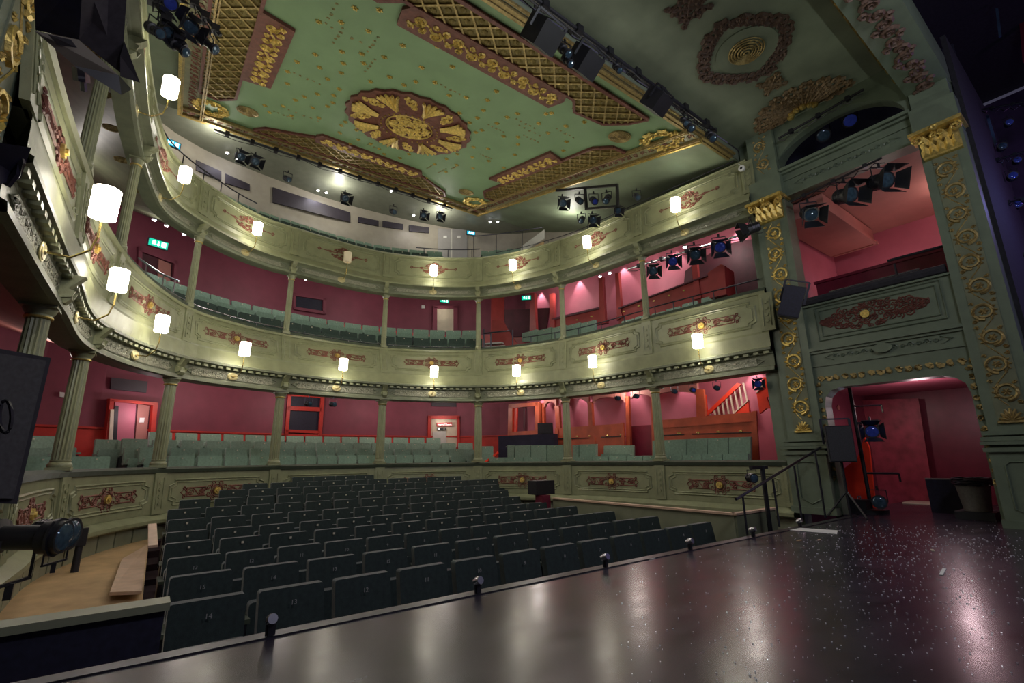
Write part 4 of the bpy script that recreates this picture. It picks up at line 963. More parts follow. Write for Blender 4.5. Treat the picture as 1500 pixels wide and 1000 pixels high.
# stalls right door (white corridor)
W = WP(628, 673, 612); door = struct('door_3', W.quad(MB(), [(631, 655), (669, 655), (670, 613), (632, 613)], -.3, .01), 'cream')
for P in ([(626, 655), (631, 655), (631, 609), (627, 609)], [(669, 655), (673, 655), (673, 610), (669, 610)], [(627, 613), (673, 614), (673, 609), (627, 609)]): W.quad(MB(), P, .0, .10).build('frame', 'red', door)
W.quad(MB(), [(634, 655), (654, 655), (653, 631), (634, 632)], .01, .04).build('door_leaf', 'white_paint', door)
sg = thing('direction_sign', 'red direction sign in the open stalls doorway', 'sign', W(.0, 0, .0)); o0 = sg.location.copy()
def off(mb, o0): mb.v = [tuple(V(v)-o0) for v in mb.v]; return mb
off(W.quad(MB(), [(640, 624.5), (662, 624), (662, 618.5), (639.5, 619.5)], .05, .07), o0).build('panel', 'sign_red', sg)
u0, z0 = W.pt(651, 621.8); R = Matrix((( W.d.x, 0, W.n.x, 0), (W.d.y, 0, W.n.y, 0), (0, 1, 0, 0), (0, 0, 0, 1)))
c = W(u0, z0, .075)-o0
text_mesh('Internal Doors', .075, 'lettering', 'exit_white', sg, Matrix.Translation(c) @ R)
sg = thing('exit_notice', 'small dark green exit notice hung under the red sign', 'sign', W(.0, 0, .0)); o0 = sg.location.copy()
off(W.quad(MB(), [(640, 630), (653, 630), (653, 626), (640, 626)], .05, .07), o0).build('panel', 'black', sg)
off(W.quad(MB(), [(641, 629.3), (643.5, 629.3), (643.5, 626.7), (641, 626.7)], .07, .075), o0).build('pictogram', 'exit_white', sg)
off(W.quad(MB(), [(649, 629.3), (652, 629.3), (652, 626.7), (649, 626.7)], .07, .075), o0).build('pictogram', 'speaker_grey', sg)
light('corridor_lamp', 'POINT', W(.4, 2.0, .25), 1.5, (1, .95, .85), .05)
W = WP(632, 668, 590); o = W.quad(MB(), [(632, 595), (668, 596), (668, 588), (632, 587)], .02, .06).build('wall_vent', 'panel_black', None); tag(o, 'dark ventilation grille above the open stalls doorway', 'vent')
# circle wall: door, window, far-left door
W = WP(630, 672, 465); door = struct('door_4', W.quad(MB(), [(639, 486), (665, 486), (665, 452), (640, 452)], .0, .04), 'cream')
for P in ([(633, 486), (640, 486), (640, 450), (634, 450)], [(664, 486), (670, 486), (670, 450), (664, 450)], [(634, 453), (670, 453), (670, 449), (634, 449)]): W.quad(MB(), P, .02, .12).build('frame', 'maroon', door)
light('circle_door_lamp', 'POINT', W(.3, W.z(650, 458), .35), 1.2, (1, .9, .75), .04)
W = WP(430, 478, 445); win = struct('window_2', W.quad(MB(), [(431, 451), (474, 458), (474, 439), (431, 432)], .0, .04), 'navy')
for P in ([(428, 452), (432, 452), (432, 430), (428, 430)], [(471, 460), (476, 461), (477, 437), (472, 437)], [(429, 434), (476, 441), (477, 437), (429, 430)], [(429, 454), (474, 461), (475, 457), (429, 450)]): W.quad(MB(), P, .03, .10).build('window_frame', 'maroon', win)
W = WP(198, 256, 400); door = struct('door_5', W.quad(MB(), [(202, 420), (250, 425), (253, 388), (204, 366)], .0, .04), 'dark_maroon')
for P in ([(198, 420), (203, 420), (205, 362), (199, 362)], [(249, 430), (254, 430), (257, 384), (252, 382)], [(199, 368), (256, 389), (257, 384), (199, 362)]): W.quad(MB(), P, .03, .12).build('frame', 'maroon', door)
W.quad(MB(), [(228, 425), (246, 425), (248, 388), (230, 380)], .04, .08).build('door_leaf', 'salmon', door)
for px, py, lb in ((183+0, 0, ''),): pass
W = WP(615, 625, 450); o = W.quad(MB(), [(617, 452), (622, 452), (622, 447.5), (617, 447.5)], .02, .05).build('wall_plate', 'paper', None); tag(o, 'small white wall plate left of the circle door', 'plate')
W = WP(700, 706, 610); o = W.quad(MB(), [(703, 613), (705.5, 613), (705.5, 608), (703, 608)], .05, .08).build('wall_plate', 'paper', None); tag(o, 'small white switch plate right of the fourth stalls column', 'plate')
# exit signs
def exit_sign(c, ang, w2, h2, m, label):
    t = thing('exit_sign', label, 'sign', c, ang)
    mb = MB(); mb.box((0, .02, 0), (w2+.03, .04, h2+.03)); mb.build('housing', 'black', t)
    mb = MB(); mb.box((0, -.003, 0), (w2, .006, h2)); mb.build('panel', m, t)
    mb = MB(); k = h2
    mb.bar((-w2*.30, -.01, -k*.25), (-w2*.22, -.01, k*.05), .02, k*.14); mb.bar((-w2*.22, -.01, k*.05), (-w2*.15, -.01, -k*.28), .02, k*.12); mb.bar((-w2*.32, -.01, k*.12), (-w2*.14, -.01, k*.12), .02, k*.12); mb.prism(circ(-w2*.20, k*.30, k*.1, 6)[:-1], lambda u, v, tt: V((u, tt, v)), -.012, -.004)
    mb.build('running_figure', 'exit_white', t)
    mb = MB(); mb.bar((0, -.01, -k*.3), (0, -.01, k*.3), .02, k*.12); mb.bar((0, -.01, -k*.32), (-w2*.07, -.01, -k*.1), .02, k*.1); mb.bar((0, -.01, -k*.32), (w2*.07, -.01, -k*.1), .02, k*.1); mb.build('arrow', 'exit_white', t)
    mb = MB(); mb.box((w2*.28, -.008, 0), (w2*.24, .006, k*.7)); mb.build('doorway', 'exit_white', t)
    return t
for px, py, dist, ang, m, lb, w2 in [(232, 357, 12.3, .3, 'exit_green', 'green exit sign over the far-left circle door', .33), (651, 440, 15.6, -.2, 'exit_green', 'green exit sign above the circle door at the back', .28), (771, 436, 13.6, -.75, 'exit_green', 'green exit sign beside the red circle staircase', .26), (690, 341, 16.1, -.3, 'exit_blue', 'blue-green exit sign beside the gallery double doors', .26), (253, 210, 13.2, .35, 'exit_blue', 'blue-green exit sign at the left end of the gallery', .28)]:
    exit_sign(at(px, py, 'd', dist), ang, w2, w2*.45, m, lb)
# gallery rear wall panels and doors
def gp(px): 
    d0 = at(px, 330, 'y', 10); a0 = math.atan2(d0.x, d0.y); i = min(range(801), key=lambda i: abs(math.atan2(GC.pos(1+i/100).x, GC.pos(1+i/100).y)-a0)); return GC.pos(1+i/100)
class GP(WP):
    def __init__(s, a, b): s.a, s.b = gp(a), gp(b); d = s.b-s.a; s.w = d.length; d.normalize(); s.d = d; s.n = V((d.y, -d.x))
for k, (a, b, ta, tb, ba, bb) in enumerate([(286, 323, 235, 252, 250, 265), (329, 365, 255, 271, 269, 280), (399, 512, 275, 312, 297, 326), (524, 554, 318, 324, 326, 332), (560, 590, 324, 329, 333, 337), (599, 628, 330, 334, 339, 342)]):
    W = GP(a, b); mb = W.quad(MB(), [(a, ba), (b, bb), (b, tb), (a, ta)], .01, .05); o = mb.build('wall_panel', 'panel_black', None); tag(o, 'dark rectangular panel on the gallery rear wall, %s from the left' % nth[k], 'panel', 'gallery wall panels')
W = GP(640, 686); door = struct('door_6', W.quad(MB(), [(641, 378), (684, 378), (684, 337), (641, 335)], .0, .04), 'grey_door')
W.quad(MB(), [(660.4, 378), (661.6, 378), (661.6, 337), (660.4, 337)], .04, .06).build('meeting_stile', 'white_paint', door)
for a in (649, 669): W.quad(MB(), [(a, 349), (a+5, 349), (a+5, 346), (a, 346)], .04, .05).build('notice', 'paper', door)

# ------------------------------------------------------------------ right hand side: partitions, arcades, pink walls
def V_on(A, B, px, py): return at(px, py, 'v', A, B)
def vquad(mb, A, B, P, t0=0, t1=.06, dz=None):
    A2, B2 = V((*A, 0)), V((*B, 0)); d = (B2-A2).normalized(); n = V((d.y, -d.x, 0))
    if n.x > 0: n = -n
    pts = [at(p[0], p[1], 'v', A, B) for p in P]; k = len(pts)
    mb.add([p+n*t0 for p in pts]+[p+n*t1 for p in pts], [tuple(range(k))[::-1], tuple(range(k, 2*k))]+[(i, (i+1) % k, k+(i+1) % k, k+i) for i in range(k)]); return mb
WA, WB = (9.35, 10.6), (10.35, 4.6)
poly_face([(9.2, 11.6, .2), (10.45, 4.1, .2), (10.45, 4.1, 3.2), (9.2, 11.6, 3.2)], 'pink', 'wall_stalls_right')
poly_face([(9.2, 11.6, 3.3), (10.45, 4.1, 3.3), (10.45, 4.1, 6.4), (9.2, 11.6, 6.4)], 'pink', 'wall_circle_right')
part = thing('orange_partition', 'orange-red panelled partition behind the stalls benches, left section', 'partition', at(816, 680, 'v', PA, PB_)); o0 = part.location.copy()
def pq(P, t0, t1, nm, m, par, A=PA, B=PB_): mb = vquad(MB(), A, B, P, t0, t1); return off(mb, par.location).build(nm, m, par)
pq([(814, 680), (918, 680), (915, 620), (816, 627)], 0, .06, 'panelling', 'orange_wood', part)
pq([(814, 681), (820, 681), (820, 627), (816, 627)], .06, .09, 'stile', 'orange_wood', part); pq([(866, 681), (876, 681), (874, 640), (866, 640)], .06, .08, 'stile', 'orange_wood', part)
pq([(915, 680), (919, 680), (916, 619), (912, 619)], .06, .09, 'stile', 'orange_wood', part)
for a, b, y0, y1 in ((819, 867, 643.5, 642), (883, 920-1, 641, 639.5)): pq([(a, y0), (b, y1), (b, y1-1.4), (a, y0-1.4)], .06, .075, 'shadow_gap', 'black', part)
for a, b in ((848, 640), (866, 639.5), (892, 638.5), (912, 637.5)): pq([(a-1.5, b), (a+1.5, b), (a+1.5, b-1.8), (a-1.5, b-1.8)], .06, .08, 'brass_plate', 'brass', part)
part = thing('orange_partition', 'long orange-red partition behind the stalls benches, right section', 'partition', at(962, 680, 'v', PA, PB_))
pq([(957, 680), (1114, 680), (1109, 603), (962, 616)], 0, .06, 'panelling', 'orange_wood', part)
pq([(958, 628), (1110, 617), (1110, 615), (958, 626)], .06, .08, 'rail', 'orange_wood', part)
for a, b, y0, y1 in ((970, 1004, 638.5, 637), (1016, 1105, 636.5, 634)): pq([(a, y0), (b, y1), (b, y1-1.4), (a, y0-1.4)], .06, .075, 'shadow_gap', 'black', part)
for a, b in ((997, 635.5), (1025, 634.5), (1054, 633.3), (1087, 632.5)): pq([(a-2.2, b), (a+2.2, b), (a+2.2, b-2.4), (a-2.2, b-2.4)], .06, .08, 'brass_plate', 'brass', part)
pq([(1104, 700), (1116, 700), (1111, 602), (1104, 603)], .06, .12, 'stile', 'orange_wood', part)
# arcade posts (stalls)
arc = thing('red_arcade', 'red timber arcade of rounded arches above the stalls partitions', 'arcade', at(816, 600, 'v', PA, PB_))
for P in ([(814, 627), (820, 627), (818, 594), (812, 594)], [(862, 625), (868, 625), (866, 588), (860, 588)], [(917, 681), (924, 681), (920, 580), (916, 580)], [(955, 681), (961, 681), (957, 575), (953, 575)], [(1020, 613), (1033, 612), (1030, 570), (1019, 570)], [(790, 636), (797, 636), (796, 590), (789, 590)]): pq(P, -.10, -.01, 'post', 'orange_wood', arc)
for a, b, yt, ys in ((820, 860, 583, 592), (868, 914, 581, 590), (924, 953, 577, 583), (961, 1019, 573, 580), (797, 813, 588, 596)):
    P = [(a-1, yt-12), (b+1, yt-13), (b+1, ys-1)]+[((a+b)/2+(b-a)/2*math.cos(PI*k/10), ys-(ys-yt)*math.sin(PI*k/10)-(0 if k < 5 else 0)) for k in range(11)]+[(a-1, ys)]
    pq(P, -.11, -.02, 'arch', 'salmon', arc)
# booth window by the desk
bo = thing('booth_window', 'red-framed glazed booth opening beside the fourth column', 'window', at(750, 635, 'v', (8.6, 11.9), PB_))
A_, B_ = (8.45, 12.3), (8.95, 9.6)
for P in ([(747, 640), (753, 640), (754, 592), (748, 592)], [(787, 636), (793, 636), (793, 590), (787, 590)], [(748, 638), (792, 636), (792, 630), (748, 633)], [(748, 598), (792, 594), (792, 589), (748, 592)]): pq(P, 0, .1, 'frame', 'orange_wood', bo, A_, B_)
pq([(753, 633), (758, 633), (759, 597), (754, 597)], .0, .05, 'inner_jamb', 'bright_red', bo, A_, B_); pq([(768, 631), (771, 631), (771, 596), (768, 596)], .0, .05, 'mullion', 'dark_maroon', bo, A_, B_)
# desk with navy cloth and monitor
tb = at(730, 652, 'v', (8.1, 10.9), (8.9, 8.8)); te = at(812, 650, 'v', (8.1, 10.9), (8.9, 8.8))
t = thing('sound_desk', 'long table under a navy cloth behind the stalls benches', 'table', (tb.x, tb.y, .6)); o0 = t.location.copy()
mb = MB(); P = [tb, te, te+V((.22, .1, 0)), tb+V((.22, .1, 0))]; zt = tb.z+.26; n = len(P)
vs = [V((p.x, p.y, .5))-o0 for p in P]+[V((p.x, p.y, zt))-o0 for p in P]; mb.add(vs, [(0, 1, 2, 3), (7, 6, 5, 4), (0, 4, 5, 1), (1, 5, 6, 2), (2, 6, 7, 3), (3, 7, 4, 0)]); mb.build('cloth', 'cloth_navy', t)
mb = MB(); mb.box((0, 0, .17), (.42, .04, .30)); mb.box((0, .02, .01), (.2, .14, .02)); mb.box((0, .03, .06), (.05, .03, .1)); 
mo = thing('computer_monitor', 'black flat monitor standing on the navy sound desk', 'monitor', at(799, 639, 'v', (8.5, 10.9), (9.1, 8.8)), -.8)
mb.build('casing', 'black', mo); mo.location.z = zt
mb = MB(); mb.box((0, -.025, .17), (.38, .01, .26)); mb.build('screen', 'black', mo)
# sloping red rail
rail_thing('sloping_rail', 'short bright red rail sloping down beside the fourth column', [at(707, 680, 'y', 11.0), at(729, 663, 'y', 11.3)], [], .035, 'bright_red')
# dark vestibule between partitions
mb = vquad(MB(), (9.15, 10.6), (10.1, 4.6), [(925, 680), (957, 680), (957, 622), (924, 624)], 0, .05); o = mb.build('vestibule_panel', 'wine', None); tag(o, 'dark wine-red panel seen between the two orange partitions', 'panel')
# staircase at the right end of the stalls (white balusters)
st = thing('red_staircase', 'red staircase with cream balusters behind the right stalls partition', 'staircase', at(1040, 613, 'v', (9.8, 7.5), (10.2, 4.2)))
SA, SB = (9.75, 7.5), (10.1, 4.0)
pq([(1035, 606), (1040, 608), (1088, 563), (1082, 561)], 0, .08, 'handrail', 'bright_red', st, SA, SB)
pq([(1030, 578), (1035, 578), (1038, 609), (1034, 609)], 0, .08, 'newel', 'bright_red', st, SA, SB)
pq([(1078, 606), (1100, 604), (1098, 588)], 0, .08, 'stringer', 'bright_red', st, SA, SB)
for x0, y0, x1, y1 in ((1042, 608, 1041, 605), (1049, 608, 1047, 600), (1055, 607, 1053, 595), (1062, 607, 1059, 588), (1069, 606, 1065, 582), (1076, 605, 1071, 577), (1083, 601, 1077, 570), (1089, 595, 1084, 563), (1096, 588, 1090, 561)):
    pq([(x0-.9, y0), (x0+.9, y0), (x1+.9, y1), (x1-.9, y1)], .02, .06, 'baluster', 'cream', st, SA, SB)
pq([(1076, 606), (1078, 606), (1098, 588), (1098, 586)], .0, .1, 'tread_edge', 'cream', st, SA, SB)
st = thing('red_stair_soffit', 'bright red sawtooth stair flight beside the proscenium pilaster', 'staircase', at(1115, 600, 'v', (9.6, 5.2), (9.8, 3.6)))
pq([(1110, 575), (1120, 566), (1119, 553), (1126, 553), (1130, 581), (1125, 582), (1131, 599), (1125, 598), (1115, 606)], 0, .08, 'stringer', 'bright_red', st, (9.6, 5.2), (9.8, 3.6))
pq([(1110, 576), (1112, 575), (1120, 566), (1119, 564)], .08, .1, 'tread_edge', 'cream', st, (9.6, 5.2), (9.8, 3.6))
# --- circle level right: partitions & posts
part = thing('red_circle_partition', 'red panelled partition with brass plates behind the circle boxes', 'partition', at(906, 480, 'v', PA, PB_))
pq([(908, 476), (1060, 436), (1056, 397), (910, 452)], 0, .06, 'panelling', 'circle_red', part)
for k in range(6): a = 916+k*22; b = 458-k*7.6; pq([(a-1.5, b), (a+1.5, b-.5), (a+1.5, b-2.5), (a-1.5, b-2)], .06, .08, 'brass_plate', 'brass', part)
pq([(909, 454), (1058, 399), (1058, 397), (909, 452)], .04, .12, 'capping', 'dark_maroon', part)
part = thing('red_circle_partition', 'low red curved partition right of the circle staircase', 'partition', at(815, 480, 'v', PA, PB_))
pq([(810, 490), (884, 475), (882, 451), (812, 468)], 0, .06, 'panelling', 'circle_red', part)
pq([(811, 470), (883, 453), (883, 450), (811, 467)], .04, .1, 'capping', 'dark_maroon', part)
for a, b in ((828, 474), (848, 470), (869, 465)): pq([(a-1.5, b), (a+1.5, b), (a+1.5, b-2), (a-1.5, b-2)], .06, .08, 'brass_plate', 'brass', part)
for k, P in enumerate([[(809, 492), (816, 490), (814, 430), (808, 432)], [(882, 476), (890, 474), (886, 406), (880, 408)], [(907, 470), (914, 466), (909, 400), (904, 401)], [(1021, 440), (1029, 438), (1022, 372), (1014, 374)], [(779, 492), (789, 490), (786, 430), (780, 430)]]):
    t = thing('red_post', 'red timber post in the lower circle boxes, %s from the left' % nth[k], 'post', at(*P[0], 'v', PA, PB_)); pq(P, 0, .1, 'shaft', 'circle_red', t)
    pq([(P[0][0]-1, P[0][1]), (P[1][0]+1, P[1][1]), (P[1][0]+1, P[1][1]-5), (P[0][0]-1, P[0][1]-5)], -.02, .12, 'foot', 'circle_red', t)
mb = vquad(MB(), (9.3, 6.0), (9.5, 4.6), [(1054, 444), (1078, 439), (1075, 398), (1070, 396), (1051, 408)], 0, .5); o = mb.build('red_kiosk', 'circle_red', None); tag(o, 'red kiosk end with sloping top in the lower circle', 'kiosk')
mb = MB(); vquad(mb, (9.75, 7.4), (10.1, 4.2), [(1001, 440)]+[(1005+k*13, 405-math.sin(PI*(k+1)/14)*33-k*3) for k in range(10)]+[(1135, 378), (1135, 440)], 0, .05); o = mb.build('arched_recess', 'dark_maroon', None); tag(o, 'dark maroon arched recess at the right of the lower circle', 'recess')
# red staircase block in the circle (left)
mb = vquad(MB(), (7.4, 12.6), (8.6, 11.6), [(719, 512), (739, 512), (739, 432), (720, 436)], 0, .1); o = mb.build('red_stair_wall', 'circle_red', None); tag(o, 'tall red wall of the circle staircase behind the fourth column', 'wall')
st = thing('circle_staircase', 'red circle stair flank with white step edges', 'staircase', at(735, 510, 'v', (7.6, 11.2), (8.4, 10.0)))
SA, SB = (7.5, 11.3), (8.5, 9.8)
pq([(722, 512), (766, 512), (750, 492), (738, 470), (722, 470)], 0, .08, 'flank', 'circle_red', st, SA, SB)
for P in ([(714, 505), (740, 503), (740, 505), (714, 507)], [(712, 510), (744, 508), (744, 510), (712, 512)]): pq(P, .08, .25, 'step', 'white_paint', st, SA, SB)
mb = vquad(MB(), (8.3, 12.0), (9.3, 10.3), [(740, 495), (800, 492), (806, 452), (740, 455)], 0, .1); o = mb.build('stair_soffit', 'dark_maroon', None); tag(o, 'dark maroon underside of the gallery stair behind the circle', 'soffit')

# rails along the circle and gallery fronts
def curve_rail(label, T, offd, z, u0, u1, zb, m='dark_steel', name='guard_rail', n=16, r=.014, post=3):
    us = [u0+(u1-u0)*k/n for k in range(n+1)]
    P = [V((*(T.pos(u)-T.nrm(u)*offd), z)) for u in us]
    return rail_thing(name, label, P, [(P[k], V((P[k].x, P[k].y, zb))) for k in range(1, n, post)], r, m)
curve_rail('chrome rail before the left circle seats', T1, .12, 3.86, 2.6, 4.0, 3.70, 'steel'); curve_rail('chrome rail before the centre-left circle seats', T1, .12, 3.82, 4.05, 5.0, 3.70, 'steel')
curve_rail('chrome rail before the centre circle seats', T1, .12, 3.82, 5.05, 5.9, 3.70, 'steel'); curve_rail('dark rail along the right circle front', T1, .12, 3.96, 6.5, 8.0, 3.70)
curve_rail('dark rail on the circle front next to the right pilaster', T1, .12, 3.98, 8.0, 8.95, 3.70)
curve_rail('thin black rail on the right gallery rim', T2, .05, 6.44, 6.2, 8.9, 6.32, r=.01)
curve_rail('black guard rail on the left gallery rim', T2, .08, 6.62, 2.55, 3.6, 6.32)
curve_rail('black two-post rail before the gallery doors', T2, .08, 6.62, 5.3, 6.0, 6.32, n=8)
t = rail_thing('landing_rail', 'high dark rail of the gallery landing right of the doors', [at(692, 346, 'y', 11.7), at(727, 343, 'y', 11.4), at(795, 333, 'y', 10.6)], [(at(694, 346, 'y', 11.7), at(694, 378, 'y', 11.7)), (at(727, 343, 'y', 11.4), at(727, 372, 'y', 11.4)), (at(765, 337, 'y', 10.9), at(765, 368, 'y', 10.9))], .014)
rail_thing('landing_rail', 'steep dark rail at the far-left circle door', [at(203, 378, 'y', 11.0), at(235, 400, 'y', 10.6), at(262, 412, 'y', 10.3)], [(at(215, 385, 'y', 10.9), at(211, 418, 'y', 10.9)), (at(240, 402, 'y', 10.6), at(236, 432, 'y', 10.6)), (at(257, 410, 'y', 10.3), at(253, 432, 'y', 10.3))], .018, 'steel')
rail_thing('stair_rail', 'black rail at the foot of the red circle stairs', [at(709, 488, 'y', 10.9), at(748, 484, 'y', 10.0)], [(at(709, 482, 'y', 10.9), at(709, 512, 'y', 10.9)), (at(719, 488, 'y', 10.6), at(719, 511, 'y', 10.6)), (at(751, 483, 'y', 9.9), at(751, 509, 'y', 9.9))], .022)
mb = vquad(MB(), (8.6, 11.2), (9.6, 9.6), [(764, 372), (798, 350), (798, 337), (764, 362)], 0, .05); o = mb.build('stair_string', 'white_paint', None); tag(o, 'white sloping stair string at the right of the gallery', 'staircase')
mb = vquad(MB(), (8.6, 11.2), (9.6, 9.6), [(768, 373), (796, 365), (796, 352), (768, 370)], -.08, -.02); o = mb.build('stair_cladding', 'plywood', None); tag(o, 'brown timber cladding under the gallery stair string', 'cladding')

# ------------------------------------------------------------------ wall lamps
def sconce(T, u, zp, label, lit, d0, out=.30, up=.40):
    p = T.pos(u); n = T.nrm(u); ang = math.atan2(n.y, n.x)+PI/2
    c = p+n*d0
    t = thing('wall_lamp', label, 'lamp', (c.x, c.y, zp), ang, 'wall lamps on the balcony fronts')
    mb = MB(); mb.lathe([(.10, 0), (.10, .008), (.085, .012), (.08, .018), (.03, .02), (.02, .03)], 20, Matrix.Rotation(PI/2, 4, 'X') @ Matrix.Diagonal((1, .75, 1, 1))); mb.build('backplate', 'pale_brass', t)
    mb = MB(); mb.tube([(0, -.03, 0), (0, -out*.55, -.01), (0, -out*.9, .08), (0, -out, .2), (0, -out, up-.02)], .009, 6); mb.build('arm', 'brass', t, True)
    mb = MB(); mb.lathe([(.092, up-.02), (.096, up+.23), (.090, up+.235), (.086, up-.02)], 24, Matrix.Translation((0, -out, 0)), cap=False); mb.build('shade', 'shade_lit' if lit else 'shade_dim', t, True)
    mb = MB()
    for k in range(3):
        a = k*2.1; mb.lathe([(.012, up+.0), (.016, up+.03), (.02, up+.06), (.01, up+.09)], 6, Matrix.Translation((.035*math.cos(a), -out+.035*math.sin(a), 0)))
    mb.tube([(-.09, -out, up+.22), (.09, -out, up+.22)], .004, 4)
    mb.build('bulb_cluster', 'bulb' if lit else 'cream', t)
    return t
def find_u(T, px, py, z, lo, hi):
    q = at(px, py, 'z', z); return min([lo+(hi-lo)*k/200 for k in range(201)], key=lambda u: (T.pos(u)-V((q.x, q.y))).length)
nth0 = ordn + ['ninth']
c_names = ['nearest the camera on the left', 'second from the left', 'third from the left', 'fourth from the left', 'fifth from the left', 'at the centre', 'sixth', 'seventh', 'nearest the right pilaster']
for k in range(9): 
    uc = [.52, 1.48, 2.5, 3.5, 4.5, 5.5, 6.5, 7.45, 8.52][k]
    sconce(T0, uc, 2.45, 'white drum-shade lamp on the lower circle front, %s lamp from the left' % nth0[k], True, .12)
for k in range(9):
    uc = [.5, 1.55, 2.53, 3.5, 4.5, 5.5, 6.5, 7.5, 8.45][k]
    if k == 0: continue
    sconce(T2, uc, 5.28, ('unlit cream drum-shade lamp on the gallery front' if k == 4 else 'white drum-shade lamp on the gallery front, %s lamp from the left' % ordn[k-1]), k != 4, .07)

# ------------------------------------------------------------------ stage lanterns
def lantern(pos, aimd, s, label, kind='fresnel', blue=False, yk=1, hang=None, grp=None, name='stage_lantern', doors=True):
    pos = V(pos); d = V(aimd).normalized(); M = d.to_track_quat('Z', 'Y').to_matrix().to_4x4()
    t = thing(name, label, 'stage light', pos, 0, grp)
    mb = MB()
    if kind == 'fresnel': mb.lathe([(.30*s, -.75*s), (.42*s, -.70*s), (.45*s, -.3*s), (.45*s, .2*s), (.50*s, .22*s), (.50*s, .34*s)], 14, M)
    else: mb.lathe([(.25*s, -1.0*s), (.36*s, -.95*s), (.36*s, -.35*s), (.24*s, -.3*s), (.24*s, .35*s), (.32*s, .4*s), (.32*s, .75*s)], 14, M)
    mb.build('housing', 'black', t, True)
    zf, rl = (.345*s, .42*s) if kind == 'fresnel' else (.755*s, .28*s)
    mb = MB(); mb.lathe([(rl, zf-.02*s), (rl*.9, zf+.02*s), (rl*.4, zf+.05*s), (.01, zf+.055*s)], 14, M); mb.build('lens', 'lens_blue' if blue else 'lens', t, True)
    mb = MB()
    for q in (-.6, -.5, -.4, -.2, -.1): mb.lathe([(.47*s, q*s), (.47*s, (q+.05)*s)], 12, M)
    if kind != 'fresnel': mb = MB(); [mb.lathe([(.38*s, q*s), (.38*s, (q+.05)*s)], 12, M) for q in (-.85, -.7, -.55, .6)]
    mb.build('cooling_fins', 'dark_steel', t, kind='stuff')
    mb = MB(); z1 = .85*s*yk; ax = V((M[0][0], M[1][0], 0)); ax = ax.normalized() if ax.length > .2 else V((1, 0, 0))
    mb.bar(ax*.52*s, ax*.52*s+V((0, 0, z1)), .05*s, .05*s); mb.bar(-ax*.52*s, -ax*.52*s+V((0, 0, z1)), .05*s, .05*s); mb.bar(-ax*.54*s+V((0, 0, z1)), ax*.54*s+V((0, 0, z1)), .06*s, .06*s); mb.bar(V((0, 0, z1)), V((0, 0, z1+.3*s*yk)), .12*s, .12*s)
    mb.build('yoke', 'dark_steel', t)
    if doors and kind == 'fresnel':
        for k in range(4):
            mb = MB(); R = M @ Matrix.Rotation(k*PI/2, 4, 'Z'); a = .40; L = .75*s
            P = [V((-.40*s, .46*s, .36*s)), V((.40*s, .46*s, .36*s)), V((.62*s, .46*s+L*math.sin(a), .36*s+L*math.cos(a))), V((-.62*s, .46*s+L*math.sin(a), .36*s+L*math.cos(a)))]
            P2 = [p+V((0, .02*s, 0)) for p in P]; mb.add([R @ p for p in P+P2], [(0, 1, 2, 3), (7, 6, 5, 4), (0, 4, 5, 1), (1, 5, 6, 2), (2, 6, 7, 3), (3, 7, 4, 0)]); mb.build('barn_door', 'black', t)
    return t
def aimto(p, q): return V(q)-V(p)
def lights_on_bar(lst, label_fmt, grp):
    for k, (px, py, mode, v, s, kind, blue, tgt) in enumerate(lst):
        p = at(px, py, mode, v) if mode in 'xyzd' else None
        lantern(p, aimto(p, tgt), s, label_fmt % nth[k], kind, blue, grp=grp)
def pipe(label, pts, r=.025, m='black', name='lighting_bar', box=False):
    t = thing(name, label, 'pipe', pts[0]); o0 = V(pts[0]); mb = MB()
    mb.tube([V(p)-o0 for p in pts], r, 8); mb.build('tube', m, t, True)
    n = max(3, int((V(pts[-1])-V(pts[0])).length/.5))
    for k in range(n):
        q = V(pts[0]).lerp(V(pts[-1]), (k+.5)/n)-o0; mb = MB(); mb.box(q, (r*3.2, r*3.2, r*3.6)); mb.build('clamp', 'dark_steel', t)
    mb = MB(); P = []
    for k in range(14): q = V(pts[0]).lerp(V(pts[-1]), k/13)-o0; P.append(q+V((random.uniform(-.02, .02), random.uniform(-.02, .02), -r*1.2-.05*(k % 2)-random.random()*.03)))
    mb.tube(P, .008, 4); mb.build('cable', 'black', t)
    return t
cen = (3.3, 1.0, 1.0)
# gallery bar
pa, pb = at(314, 190, 'y', 11.4), at(662, 305, 'y', 11.4)
pipe('long black lighting bar below the rear gallery ceiling', [pa, pb], .028)
for k, px in enumerate((425, 572)):
    pass
lights_on_bar([(352, 229, 'y', 11.4, .20, 'fresnel', False, cen), (373, 236, 'y', 11.4, .20, 'fresnel', False, cen), (421, 262, 'y', 11.7, .20, 'profile', False, cen), (505, 290, 'y', 11.4, .20, 'fresnel', False, cen), (576, 310, 'y', 11.7, .20, 'profile', False, cen), (620, 315, 'y', 11.4, .18, 'fresnel', False, cen), (644, 317, 'y', 11.4, .18, 'fresnel', False, cen)], 'black stage lantern on the long gallery bar, %s from the left', 'gallery bar lanterns')
